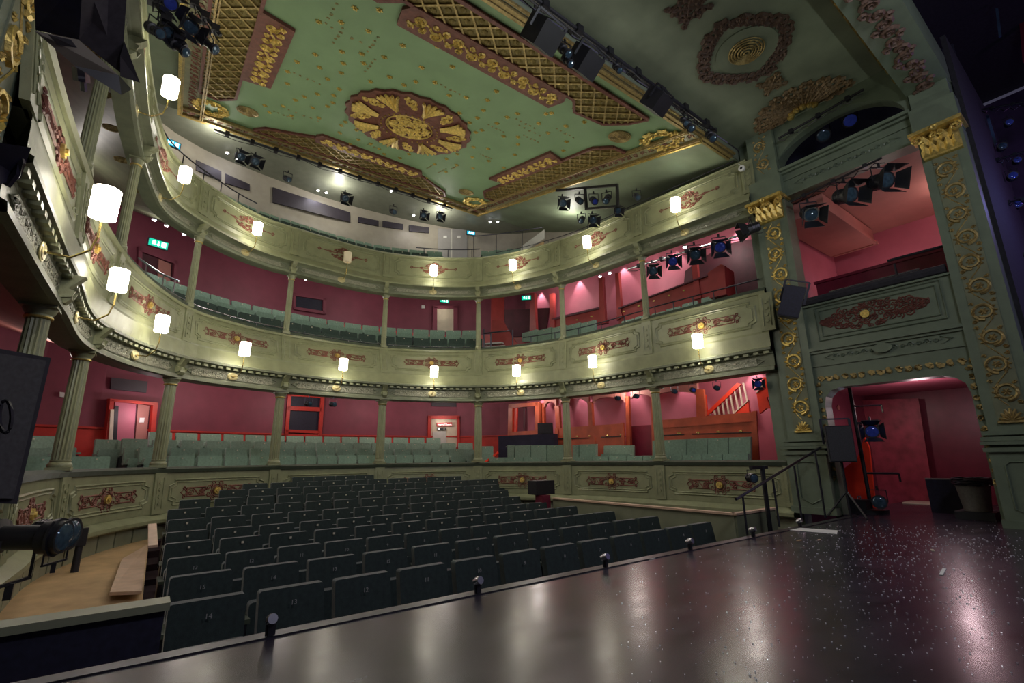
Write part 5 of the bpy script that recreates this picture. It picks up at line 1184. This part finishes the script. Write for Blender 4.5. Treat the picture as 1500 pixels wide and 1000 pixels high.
# right gallery ladder frame
t = thing('ladder_rig', 'black rectangular lighting frame hung over the right gallery', 'frame', at(822, 277, 'x', 7.2)); o0 = t.location.copy()
for a, b in (((815, 279), (905, 271)), ((857, 275), (859, 305)), ((904, 271), (905, 303)), ((858, 306), (906, 302))):
    mb = MB(); mb.bar(at(*a, 'x', 7.2)-o0, at(*b, 'x', 7.2)-o0, .05, .05); mb.build('tube', 'black', t)
lights_on_bar([(824, 297, 'x', 7.2, .20, 'fresnel', False, cen), (849, 294, 'x', 7.2, .20, 'profile', False, cen), (870, 294, 'x', 7.2, .20, 'profile', True, cen), (889, 292, 'x', 7.2, .20, 'profile', False, (3, 4, 2)), (852, 322, 'x', 7.2, .18, 'profile', False, (3, 4, 2)), (868, 322, 'x', 7.2, .18, 'fresnel', False, cen), (933, 288, 'x', 7.5, .17, 'profile', False, cen), (905, 308, 'x', 7.2, .14, 'fresnel', False, cen)], 'black stage lantern of the right gallery frame, %s in the group', 'right gallery lanterns')
# circle right bar
pipe('pale scaffold bar below the right gallery soffit', [at(920, 394, 'x', 8.1), at(1115, 335, 'x', 8.25)], .022, 'steel')
lights_on_bar([(956, 396, 'x', 8.0, .20, 'fresnel', False, cen), (985, 382, 'x', 8.0, .20, 'fresnel', True, cen), (1018, 372, 'x', 8.0, .22, 'fresnel', False, cen), (1054, 361, 'x', 8.0, .22, 'fresnel', True, cen), (1100, 335, 'x', 8.1, .2, 'fresnel', False, (4, 9, 3))], 'black barn-door lantern under the right gallery, %s from the left', 'circle bar lanterns')
# stalls right bar
lights_on_bar([(905, 583, 'x', 8.3, .14, 'profile', False, cen), (932, 580, 'x', 8.3, .14, 'profile', False, cen), (988, 573, 'x', 8.3, .13, 'profile', False, cen), (1015, 571, 'x', 8.3, .13, 'profile', True, cen), (1050, 568, 'x', 8.3, .13, 'profile', False, cen), (1110, 562, 'x', 8.35, .13, 'fresnel', True, cen), (452, 591, 'y', 10.9, .15, 'profile', False, cen), (488, 592, 'y', 11.0, .15, 'profile', False, cen)], 'small black lantern hung under the lower circle, %s from the left', 'stalls soffit lanterns')
# stage box lanterns
pipe('black lighting bar across the top of the stage box opening', [at(1158, 296, 'x', 8.3), at(1292, 231, 'x', 8.3)], .018)
for k, (px, py, s, kd) in enumerate([(1186, 313, .24, (5.5, 0, 1)), (1240, 286, .26, (8.0, -3.0, 1.0)), (1292, 265, .26, (9.0, -4, 2.6))]):
    p = at(px, py, 'x', 8.25); lantern(p, aimto(p, (3.5, -1, .5) if k == 0 else (4.5, -3.5, 2.2)), s, 'large black barn-door lantern in the stage box, %s' % ['left', 'middle', 'right'][k], grp='stage box lanterns')
# lunette lanterns
poly_face([(9.4, .8, 5.6), (9.4, 3.8, 5.6), (9.4, 3.8, 7.2), (9.4, .8, 7.2)], 'navy', 'wall_lunette_back')
pipe('black pipe angled across the dark lunette', [at(1140, 203, 'x', 8.2), at(1265, 131, 'x', 8.2)], .02)
for k, (px, py, b) in enumerate([(1205, 197, False), (1244, 175, True)]):
    p = at(px, py, 'x', 8.85); lantern(p, aimto(p, (4, 0, 1)), .24, 'shadowed lantern inside the lunette, %s' % ['pale lens', 'blue lens'][k], 'fresnel', b, doors=False)
# truss in front of the sounding board
pa, pb = at(770, -12, 'y', 3.35), at(1048, 192, 'y', 3.35)
pipe('black truss bar hung below the sounding board', [pa, pb], .03)
pipe('second parallel bar of the sounding board truss', [pa+V((0, .12, .12)), pb+V((0, .12, .12))], .02)
def speaker(pos, size, rot, label, m='black', facem='speaker_grey'):
    t = thing('loudspeaker', label, 'speaker', pos); t.rotation_euler = rot; w2, d2, h2 = size
    mb = MB(); mb.prism([(-w2/2, -d2/2), (w2/2, -d2/2), (w2*.38, d2/2), (-w2*.38, d2/2)], lambda u, v, tt: V((u, v, tt)), -h2/2, h2/2); mb.build('cabinet', m, t)
    mb = MB(); mb.box((0, -d2/2-.005, 0), (w2*.94, .012, h2*.94)); mb.build('grille', facem, t)
    mb = MB(); mb.bar((-w2/2-.02, 0, 0), (-w2/2-.02, 0, h2*.7), .02, .03); mb.bar((w2/2+.02, 0, 0), (w2/2+.02, 0, h2*.7), .02, .03); mb.bar((-w2/2-.02, 0, h2*.7), (w2/2+.02, 0, h2*.7), .03, .02); mb.build('bracket', 'dark_steel', t)
    return t
for k, (px, py, s) in enumerate([(797, 52, .40), (858, 92, .38), (963, 150, .36)]):
    p = at(px, py, 'y', 3.35); speaker(p, (s, s*.7, s*.7), (-.9, 0, PI+.1), 'grey-faced loudspeaker on the sounding board truss, %s' % ['upper', 'middle', 'lower'][k], 'black')
for k, (px, py, s) in enumerate([(828, 75, .15), (832, 90, .13), (1010, 185, .16), (1042, 200, .17), (1003, 178, .12), (905, 100, .12)]):
    p = at(px, py, 'y', 3.35); lantern(p, aimto(p, (3, 0, 0)), s, 'black lantern on the sounding board truss, %s from the top' % nth[k], 'profile', grp='truss lanterns')
# small white camera by the right gallery end
t = thing('white_spotlight', 'small white round spotlight at the right end of the gallery front', 'lamp', at(1087, 247, 'x', 8.2)); mb = MB(); mb.lathe([(.05, -.03), (.06, 0), (.06, .03), (.03, .035)], 12, Matrix.Rotation(-PI/2, 4, 'Y')); mb.build('ring', 'paper', t, True); mb = MB(); mb.lathe([(.025, .036), (.02, .045)], 8, Matrix.Rotation(-PI/2, 4, 'Y')); mb.build('lens', 'black', t); mb = MB(); mb.bar((0, 0, .05), (0, .05, .13), .012, .012); mb.build('bracket', 'paper', t)
# top left lighting cluster
pipe('black angled bar of the upper-left lantern cluster', [at(215, -15, 'y', 5.6), at(272, 68, 'y', 5.6)], .03)
pipe('second black bar above the left gallery', [at(278, -5, 'y', 5.8), at(323, 52, 'y', 5.8)], .025)
lights_on_bar([(228, 45, 'y', 5.5, .16, 'profile', False, (3, 0, 0)), (278, 38, 'y', 5.7, .17, 'fresnel', False, (2, 0, 0)), (262, 70, 'y', 5.6, .16, 'profile', False, (5, 1, 0)), (305, 65, 'y', 5.7, .16, 'profile', False, (6, 2, 0)), (244, 45, 'y', 5.6, .14, 'fresnel', False, (3, 1, 0)), (247, 3, 'y', 5.6, .16, 'fresnel', True, (3, 0, 0))], 'black lantern in the upper-left cluster, %s of six', 'upper-left lanterns')
# big close floodlight top left
t = thing('floodlight', 'large black floodlight with open barn doors close to the lens, top left', 'stage light', at(110, 20, 'd', 2.3)); o0 = t.location.copy()
def nearq(P, dst, m, nm, th=.02):
    pts = [at(a, b, 'd', dd)-o0 for (a, b), dd in zip(P, dst)]; th = abs(th); k = len(pts); ew = EYE-o0
    mb = MB(); mb.add(pts+[p+(p-ew).normalized()*th for p in pts], [tuple(range(k)), tuple(range(k, 2*k))[::-1]]+[(i, k+i, k+(i+1) % k, (i+1) % k) for i in range(k)]); mb.build(nm, m, t)
nearq([(52, 44), (48, -40), (122, -40), (116, 58)], [2.25, 2.1, 2.1, 2.25], 'navy', 'housing', .03)
nearq([(116, 58), (122, -40), (188, -40), (178, 108)], [2.26, 2.1, 2.2, 2.36], 'speaker_dark', 'housing', .03)
nearq([(50, 45), (115, 58), (176, 112), (110, 97)], [2.15, 2.2, 2.3, 2.25], 'grey_wall', 'face')
nearq([(108, 96), (174, 110), (193, 131), (178, 139)], [2.2, 2.25, 2.3, 2.2], 'black', 'barn_door')
nearq([(176, 82), (182, 60), (205, 121), (176, 112)], [2.3, 2.3, 2.35, 2.3], 'black', 'barn_door')
nearq([(70, 50), (104, 58), (113, 70), (84, 66)], [2.12, 2.17, 2.2, 2.17], 'navy', 'gel_slot', .005)
mb = MB(); mb.tube([at(118, 100, 'd', 2.4)-o0, at(120, 120, 'd', 2.4)-o0], .025, 8); mb.tube([at(122, 118, 'd', 2.4)-o0, at(123, 134, 'd', 2.4)-o0], .01, 6); mb.build('knob', 'steel', t)
# left edge equipment
t = thing('loudspeaker', 'tall black loudspeaker at the left edge of the frame', 'speaker', at(20, 620, 'd', 2.6)); o0 = t.location.copy()
nearq([(-60, 735), (25, 738), (75, 524), (-60, 500)], [2.5, 2.6, 2.7, 2.5], 'black_matte', 'cabinet', -.3)
nearq([(-60, 728), (20, 730), (68, 528), (-60, 508)], [2.47, 2.57, 2.67, 2.47], 'grille', 'grille', -.02)
mb = MB(); pts = [at(8+9*math.cos(k*PI/8), 610+24*math.sin(k*PI/8), 'd', 2.5)-o0 for k in range(17)]; mb.tube(pts, .006, 4); mb.build('driver_ring', 'black', t)
t = thing('loudspeaker', 'dark rounded loudspeaker high on the left edge', 'speaker', at(10, 245, 'd', 2.4)); o0 = t.location.copy()
nearq([(-60, 200), (46, 216), (30, 262), (-60, 285)], [2.3, 2.4, 2.45, 2.3], 'navy', 'cabinet', -.25)
mb = MB(); mb.tube([at(30, 214, 'd', 2.42)-o0, at(31, 238, 'd', 2.42)-o0, at(24, 255, 'd', 2.42)-o0, at(9, 272, 'd', 2.42)-o0], .012, 6); mb.build('bracket', 'dark_steel', t)
lan = lantern(at(30, 787, 'd', 4.9), RT*1.0+V((0, .25, -.02)), .34, 'black profile lantern on a short stand at the lower left', 'profile', False, yk=-1)
t = thing('lamp_stand', 'short black floor stand under the lower-left lantern', 'stand', at(106, 852, 'z', -.50)); mb = MB(); mb.lathe([(.15, 0), (.14, .03), (.04, .05), (.035, .5)], 16); mb.build('base', 'black', t, True)
mb = MB(); mb.box((0, 0, .5), (.12, .1, .2)); mb.build('clamp', 'black', t)
lantern(at(88, 782, 'd', 5.3), RT*1.0+V((0, .2, 0)), .24, 'black lantern head beside the lower-left profile', 'fresnel', False, yk=-1, doors=False)

# ------------------------------------------------------------------ downlights
def downlight(p, label, e, aim=(0, 0, -1), spot=2.2, col=(.92, .9, 1)):
    t = thing('ceiling_spot', label, 'lamp', p); mb = MB(); mb.lathe([(.045, 0), (.045, .03), (.03, .04)], 10); mb.build('trim_ring', 'white_paint', t, True)
    mb = MB(); mb.lathe([(.028, -.012), (.028, 0)], 10); mb.build('lamp', 'bulb', t)
    if e: light('downlight', 'SPOT', V(p)+V((0, 0, -.03)), e, col, .03, V(p)+V(aim), spot, .6)
k = 0
for px, py, md, v, e in [(333, 224, 'z', 8.3, 8), (348, 234, 'z', 8.3, 0), (466, 279, 'z', 8.3, 9), (478, 282, 'z', 8.3, 0), (606, 315, 'z', 8.3, 8), (718, 325, 'z', 8.3, 8), (729, 325, 'z', 8.3, 0), (731, 305, 'z', 8.3, 0), (573, 280, 'z', 8.25, 0), (805, 331, 'z', 8.2, 8)]:
    p = at(px, py, md, v); downlight(p, 'small bright spot in the gallery ceiling, %s of ten' % nth[k], e); k += 1
k = 0
for u, o_, e in [(2.45, 1.6, 9), (2.75, 1.6, 0), (3.1, 1.6, 9), (3.7, 1.4, 8), (4.3, 1.4, 8), (4.9, 1.5, 7), (5.4, 1.6, 7)]:
    p = T2.pos(u)-T2.nrm(u)*o_; downlight(V((p.x, p.y, 5.5+.33*o_)), 'small recessed spot under the gallery, %s from the left' % nth[k], e); k += 1
for k, (px, py) in enumerate([(226, 322), (244, 331), (270, 343), (358, 382), (448, 409)]): downlight(at(px, py, 'z', 5.42), 'tiny bright spot just under the left gallery lip, %s from the left' % nth[k], 1.5)
for px, py in ((879, 405), (893, 400), (1003, 362)):
    p = at(px, py, 'v', (8.3, 9.0), (8.8, 5.0)); downlight(p, 'small bright spot under the right gallery, at x %s' % {879: 'left', 893: 'middle', 1003: 'right'}[px], 4); 
# light washing the red tiers
d_ = (V((*WB, 0))-V((*WA, 0))).normalized()
for k in range(5):
    q = V((9.15, 10.9, 0)).lerp(V((10.1, 5.0, 0)), k/4)
    light('stalls_wall_washer', 'SPOT', (q.x, q.y, 2.85), 30, (1, .86, .84), .03, (q.x+.22, q.y+.04, .9), 1.1, .5)
    light('circle_wall_washer', 'SPOT', (q.x, q.y, 6.1), 34, (1, .86, .86), .03, (q.x+.24, q.y+.04, 4.2), 1.1, .5)
for k, (x, y) in enumerate([(-1.6, 10.5), (1.0, 12.8), (3.0, 13.2), (5.2, 13.2), (7.0, 12.6), (8.3, 10.2), (9.0, 7.6), (9.3, 5.2)]):
    light('stalls_tier_lamp', 'POINT', (x, y, 2.45), 15, (1, .9, .82), .12)
for k, (x, y) in enumerate([(-1.8, 9.5), (-.4, 11.6), (2.0, 12.8), (4.5, 13.0), (6.8, 12.2), (8.7, 9.6), (9.2, 7.0), (9.4, 5.0)]):
    light('circle_tier_lamp', 'POINT', (x, y, 5.45), 13, (1, .92, .86), .12)
for k, (x, y) in enumerate([(0.2, 11.6), (3.2, 12.3), (6.2, 12.0), (8.8, 9.0)]):
    light('gallery_lamp', 'POINT', (x, y, 8.05 if y > 11 else 7.4), 20, (1, .94, .84), .12)
# soft fill points added in mid-air over the pit, without fixtures
for k, (x, y) in enumerate([(3.3, 9.3), (1.3, 7.3), (5.5, 7.3), (3.3, 5.3)]):
    light('house_fill', 'POINT', (x, y, 4.2), 26, (1, .93, .78), .5)

# ------------------------------------------------------------------ pit surroundings
# left walkway
mb = MB(); mb.prism([(-1.0, 2.96), (.10, 2.96), (.16, 10.2), (-.9, 8.4)], lambda u, v, t: V((u, v, -.62+.05*(v-3)*.9+t)), -.1, 0); struct('floor_walkway', mb, 'plywood')
mb = MB(); mb.box((-.42, 3.58, -.42), (1.2, .08, .98)); lw = mb.build('low_wall', 'navy', None); tag(lw, 'low navy wall with a pale ledge left of the front pit row', 'wall')
mb = MB(); mb.box((-.42, 3.58, .085), (1.24, .16, .04)); mb.build('ledge', 'beige_paint', lw)
a = at(160, 872, 'z', -.40); b = at(207, 870, 'z', -.40); c = at(216, 800, 'z', -.36); d = at(178, 822, 'z', -.36)
mb = MB(); mb.add([a, b, c, d]+[q+V((0, 0, .03)) for q in (a, b, c, d)], [(0, 1, 2, 3), (4, 7, 6, 5), (0, 4, 5, 1), (1, 5, 6, 2), (2, 6, 7, 3), (3, 7, 4, 0)]); o = mb.build('plywood_sheet', 'pale_board', None); tag(o, 'pale plywood sheet lying on the left walkway', 'board')
mb = MB(); mb.bar(at(224, 800, 'y', 5.5), at(223, 768, 'y', 6.4), .07, .02); o = mb.build('upright_plank', 'pale_board', None); tag(o, 'narrow pale plank beside the left end of the pit rows', 'board')
# right barrier with timber cap
c1, c2 = at(1075, 752, 'z', .15), at(809, 729, 'z', .15); c3 = at(1121, 743, 'z', .15)
t = thing('ramp_barrier', 'beige panelled barrier with pinkish timber cap right of the pit', 'barrier', (c1.x, c1.y, -.8)); o0 = t.location.copy()
mb = MB(); mb.box(((c1.x+c2.x)/2-o0.x+.03, (c1.y+c2.y)/2-o0.y, .47), (.06, c2.y-c1.y, .93)); mb.build('side_panel', 'beige_paint', t)
mb = MB(); mb.box(((c1.x+c3.x)/2-o0.x, c1.y-o0.y, .47), (c3.x-c1.x, .06, .93)); mb.build('end_panel', 'olive_dark', t)
mb = MB(); mb.box(((c1.x+c2.x)/2-o0.x+.02, (c1.y+c2.y)/2-o0.y, .945), (.10, c2.y-c1.y, .025)); mb.build('timber_cap', 'pale_board', t)
mb = MB(); mb.box(((c1.x+c3.x)/2-o0.x, c1.y-o0.y, .945), (c3.x-c1.x+.05, .09, .025)); mb.build('end_cap', 'pale_board', t)
mb = MB(); mb.box((0, .04, .48), (.02, .005, .9)); 
t = thing('pit_stair_post', 'dark brown newel post at the far end of the barrier', 'post', (c2.x-.1, c2.y+.15, -.6)); mb = MB(); mb.box((0, 0, .4), (.2, .2, .8)); mb.build('shaft', 'wine', t)
mb = MB(); mb.box((.05, .1, .93), (.45, .25, .25)); mb.build('top_box', 'black', t)
# ramp deck behind barrier
mb = MB(); mb.box((7.1, 5.2, -.35), (1.8, 3.6, .06)); struct('floor_ramp', mb, 'carpet')
pa = at(1078, 731, 'y', 3.12); pb = at(1202, 655, 'y', 3.12)
hr = thing('stair_handrail', 'black tubular handrail at the right end of the stage edge', 'handrail', pa); o0 = pa.copy()
mb = MB(); mb.tube([pa-o0, pb-o0], .017, 8); mb.build('top_rail', 'dark_steel', hr, True)
for a, b, c, d in ((1088, 727, 1092, 784), (1132, 701, 1138, 772), (1163, 682, 1173, 763), (1194, 662, 1206, 755)):
    q0, q1 = at(a, b, 'y', 3.12), at(c, d, 'y', 3.12); q1.x = q0.x; q1.z = min(q1.z, -.0); mb = MB(); mb.tube([q0-o0, q1-o0], .014, 6); mb.build('post', 'dark_steel', hr, True)
q = at(1116, 682, 'y', 3.3); t = thing('lighting_pole', 'thick black pole carrying a lantern beside the handrail', 'stand', (q.x, q.y, -.6)); mb = MB(); mb.tube([(0, 0, 0), (0, 0, q.z+.6)], .03, 8); mb.build('tube', 'black', t, True); mb = MB(); mb.bar((-.3, 0, q.z+.58), (.12, 0, q.z+.58), .04, .04); mb.build('arm', 'black', t)
lantern(at(1102, 700, 'y', 3.3), (-.5, -.9, -.05), .12, 'pale-lensed lantern hung beside the handrail', 'fresnel', False, doors=False)
# foh equipment on the stage right
def cab(px, py, plane_x, sz, rz, label):
    p = at(px, py, 'x', plane_x); return speaker(p, sz, (0, 0, rz), label, 'black_matte', 'grille')
t = cab(1228, 650, 8.15, (.33, .28, .52), -1.0, 'black loudspeaker on a stand against the right pilaster')
q = t.location; t2 = thing('speaker_stand', 'black tripod stand under the pilaster loudspeaker', 'stand', (q.x, q.y, 0)); mb = MB(); mb.tube([(0, 0, 0), (0, 0, q.z-.25)], .02, 8); mb.build('pole', 'black', t2, True)
for a in (0, 2.1, 4.2):
    mb = MB(); mb.tube([(0, 0, .35), (.28*math.cos(a), .28*math.sin(a), .01)], .014, 6); mb.build('leg', 'black', t2, True)
# speaker on the right pilaster, higher
t = speaker(at(1160, 443, 'x', 7.95), (.30, .26, .50), (.12, .36, -1.15), 'slanted navy loudspeaker fixed on the right-hand pilaster', 'black', 'navy')
# lighting boom in the arch
q = at(1250, 600, 'x', 9.0); bx, by = q.x, q.y
t = thing('lighting_boom', 'black vertical boom stand in front of the red stage opening', 'stand', (bx, by, 0)); mb = MB(); mb.tube([(0, 0, 0), (0, 0, 1.95)], .028, 10); mb.build('pole', 'black', t, True)
mb = MB(); mb.lathe([(.22, 0), (.22, .05), (.05, .06)], 16); mb.build('base', 'black', t, True)
for z, L in ((1.62, .35), (.58, .4), (1.35, .25)):
    mb = MB(); mb.tube([(0, 0, z), (.12, -L, z)], .018, 6); mb.tube([(.12, -L, z), (.12, -L, z-.12)], .014, 6); mb.build('side_arm', 'steel' if z > 1.5 else 'dark_steel', t, True)
lantern(at(1277, 632, 'x', 8.8), (-1, -.35, .0), .20, 'blue-lensed barn-door lantern on the boom stand', 'fresnel', True)
lantern(at(1288, 735, 'x', 8.8), (-1, -.35, .05), .20, 'big round-lensed floor lantern at the foot of the boom', 'fresnel', False, doors=False)
p = at(1262, 748, 'x', 8.9); t = thing('equipment_case', 'small black equipment case at the foot of the boom', 'case', (p.x, p.y, 0)); mb = MB(); mb.box((0, 0, .09), (.22, .22, .18)); mb.box((0, 0, .185), (.24, .24, .02)); mb.build('body', 'black', t); mb = MB(); mb.tube([(-.05, 0, .2), (-.05, 0, .24), (.05, 0, .24), (.05, 0, .2)], .008, 5); mb.build('handle', 'steel', t)
# black flats and bin in the opening
p = at(1385, 730, 'x', 9.7); t = thing('black_flat', 'leaning black flat with a pale top edge in the arched opening', 'flat', (p.x, p.y, 0)); mb = MB(); mb.box((0, 0, .24), (.05, .38, .48)); mb.build('board', 'navy', t); mb = MB(); mb.box((0, 0, .49), (.06, .38, .02)); mb.build('top_edge', 'speaker_grey', t)
p = at(1430, 735, 'x', 9.2); t = thing('storage_tub', 'grey tapered tub standing in the dark corner of the opening', 'tub', (p.x, p.y, 0)); mb = MB(); mb.lathe([(.13, 0), (.18, .42), (.19, .44), (.17, .44), (.12, .03)], 18, cap=True); mb.build('body', 'speaker_grey', t, True); mb = MB(); mb.box((0, 0, .05), (.5, .4, .1)); mb.build('dolly', 'black', t)
p = at(1430, 735, 'x', 9.2); t = thing('coiled_cable_pile', 'dark heap of coiled cable on the tub in the corner', 'cable', (p.x, p.y, .45)); mb = MB()
for k in range(7): mb.tube([(.2*math.cos(a*PI/8)+random.uniform(-.03, .03), .2*math.sin(a*PI/8), .012*k+random.uniform(-.01, .01)) for a in range(17)], .014, 5)
mb.build('coils', 'black', t, True)
mb = MB(); mb.lathe([(.045, 0), (.05, .03)], 12, Matrix.Translation(at(1226, 597, 'y', 3.60)) @ Matrix.Rotation(PI/2, 4, 'X')); o = mb.build('round_switch', 'salmon', None); tag(o, 'small pink round sign on the dark wall left in the arch', 'sign')
# sheet of paper, tape and flecks
pp = [at(1152, 776, 'z', .003), at(1226, 782, 'z', .003), at(1227, 777, 'z', .003), at(1156, 772, 'z', .003)]
mb = MB(); mb.add(pp+[q+V((0, 0, .004)) for q in pp], [(0, 1, 2, 3), (7, 6, 5, 4), (0, 4, 5, 1), (1, 5, 6, 2), (2, 6, 7, 3), (3, 7, 4, 0)]); o = mb.build('paper_strip', 'paper', None); tag(o, 'long white paper strip lying near the right stage edge', 'paper')
for k, (px, py, lb) in enumerate([(1171, 791, 'small yellow scrap of tape on the stage floor'), (1199, 790, 'small orange scrap beside the yellow tape'), (955, 817, 'short white tape mark at the stage edge'), (1363, 805, 'pale scrap on the stage near the opening'), (1376, 836, 'curved pale gel strip on the right stage floor')]):
    p = at(px, py, 'z', .004); mb = MB(); L = [.09, .07, .12, .08, .28][k]; mb.bar(p+V((-L/2, -.01*k, 0)), p+V((L/2, .0, 0)), .022, .004); o = mb.build('floor_scrap', ['plywood', 'pale_board', 'paper', 'cream', 'paper'][k], None); tag(o, lb, 'scrap')
mb = MB()
for k in range(1500):
    if k < 1050: px = random.gauss(1290, 120); py = 765+abs(random.gauss(0, 1))*75
    elif k < 1250: px = random.gauss(1420, 60); py = random.gauss(800, 15)
    else: px = random.uniform(900, 1500); py = random.uniform(800, 1000)
    if px > 1530 or py < 768 or py > 1010 or px < 600: continue
    p = at(px, py, 'z', .002)
    if p.y > 2.8 or p.x > 12: continue
    s = random.uniform(.002, .0075)*(.55+.45*p.length/6); a = random.random()*3
    q = [V((p.x+s*math.cos(a+i*PI/2)*(1 if i % 2 else .6), p.y+s*math.sin(a+i*PI/2)*(1 if i % 2 else .6), .002)) for i in range(4)]
    mb.add(q+[v+V((0, 0, s*.5)) for v in q], [(4, 5, 6, 7), (0, 1, 5, 4), (1, 2, 6, 5), (2, 3, 7, 6), (3, 0, 4, 7)])
o = mb.build('paper_snow', 'white_fleck', None, kind='stuff'); o['label'] = 'white paper snow flecks scattered over the dark stage floor'; o['category'] = 'confetti'
# footlights
for k, (px, py) in enumerate([(396, 925), (700, 866), (887, 829), (1011, 802), (1103, 780), (1171, 762)]):
    p = at(px, py, 'y', 2.9); t = thing('footlight', 'tiny black clip-on footlight on the stage edge, %s from the left' % nth[k], 'footlight', (p.x, 2.90, .01)); mb = MB(); mb.box((0, 0, .03), (.03, .03, .06)); mb.bar((-.02, 0, .0), (-.02, 0, .06), .008, .008); mb.bar((.02, 0, .0), (.02, 0, .06), .008, .008); mb.build('clip', 'black', t); mb = MB(); mb.lathe([(.026, -.03), (.03, 0), (.024, .035)], 10, Matrix.Translation((0, 0, .07)) @ Matrix.Rotation(1.2, 4, 'X')); mb.build('head', 'steel', t, True)
# wing clutter at the far right
def wing(P, x, m, nm, lb, cat='scenery'):
    pts = [at(a, b, 'x', x) for a, b in P]; mb = MB(); k = len(pts); n = V((.03, 0, 0)); mb.add(pts+[p+n for p in pts], [tuple(range(k)), tuple(range(k, 2*k))[::-1]]+[(i, k+i, k+(i+1) % k, (i+1) % k) for i in range(k)]); o = mb.build(nm, m, None); tag(o, lb, cat)
wing([(1412, 175), (1448, 168), (1460, 208), (1448, 235), (1418, 225)], 11, 'wing_blue', 'hanging_cloth', 'blue-lit cloth scrap hanging beyond the right pilaster')
wing([(1458, 12), (1462, 12), (1467, 52), (1463, 54)], 11, 'wing_blue', 'light_strip', 'slim turquoise strip in the dark right wing')
wing([(1490, 0), (1500, 0), (1520, 60), (1520, 110), (1498, 90)], 12, 'wine', 'wing_drape', 'magenta-lit drape at the far upper right')
wing([(1470, 345), (1478, 342), (1500, 420), (1500, 460), (1482, 400)], 10.5, 'wing_blue', 'plastic_sheet', 'blue reflective sheet hanging in the right wing')
wing([(1462, 318), (1478, 312), (1484, 335), (1466, 340)], 10.5, 'wing_blue', 'gel_scrap', 'small blue gel frame in the right wing')
for k, (a, b) in enumerate([((1425, 245), (1500, 222)), ((1445, 302), (1510, 290)), ((1462, 381), (1510, 370)), ((1410, 165), (1500, 150))]): pipe('dark horizontal batten in the right wing, %s from the top' % ['third', 'fourth', 'lowest', 'second'][k], [at(*a, 'x', 10.6), at(*b, 'x', 10.6)], .015, 'dark_steel', 'batten')
for k in range(9):
    px, py = [(1478, 180), (1468, 215), (1483, 258), (1440, 262), (1460, 270), (1450, 285), (1490, 235), (1474, 440), (1490, 300)][k]
    p = at(px, py, 'x', 10.8+.1*k); lantern(p, (-1, -.3, -.1), .12+.01*(k % 3), 'dim blue-lit lantern in the right wing, %s listed from the top' % nth[k], 'fresnel', k % 2 == 0, grp='wing lanterns', doors=False)
light('wing_blue_lamp', 'POINT', (9.9, -.2, 4.6), 14, (.25, .35, 1.0), .1)
light('wing_magenta_lamp', 'POINT', (11.3, -1.2, 5.2), 12, (.8, .2, .9), .1)
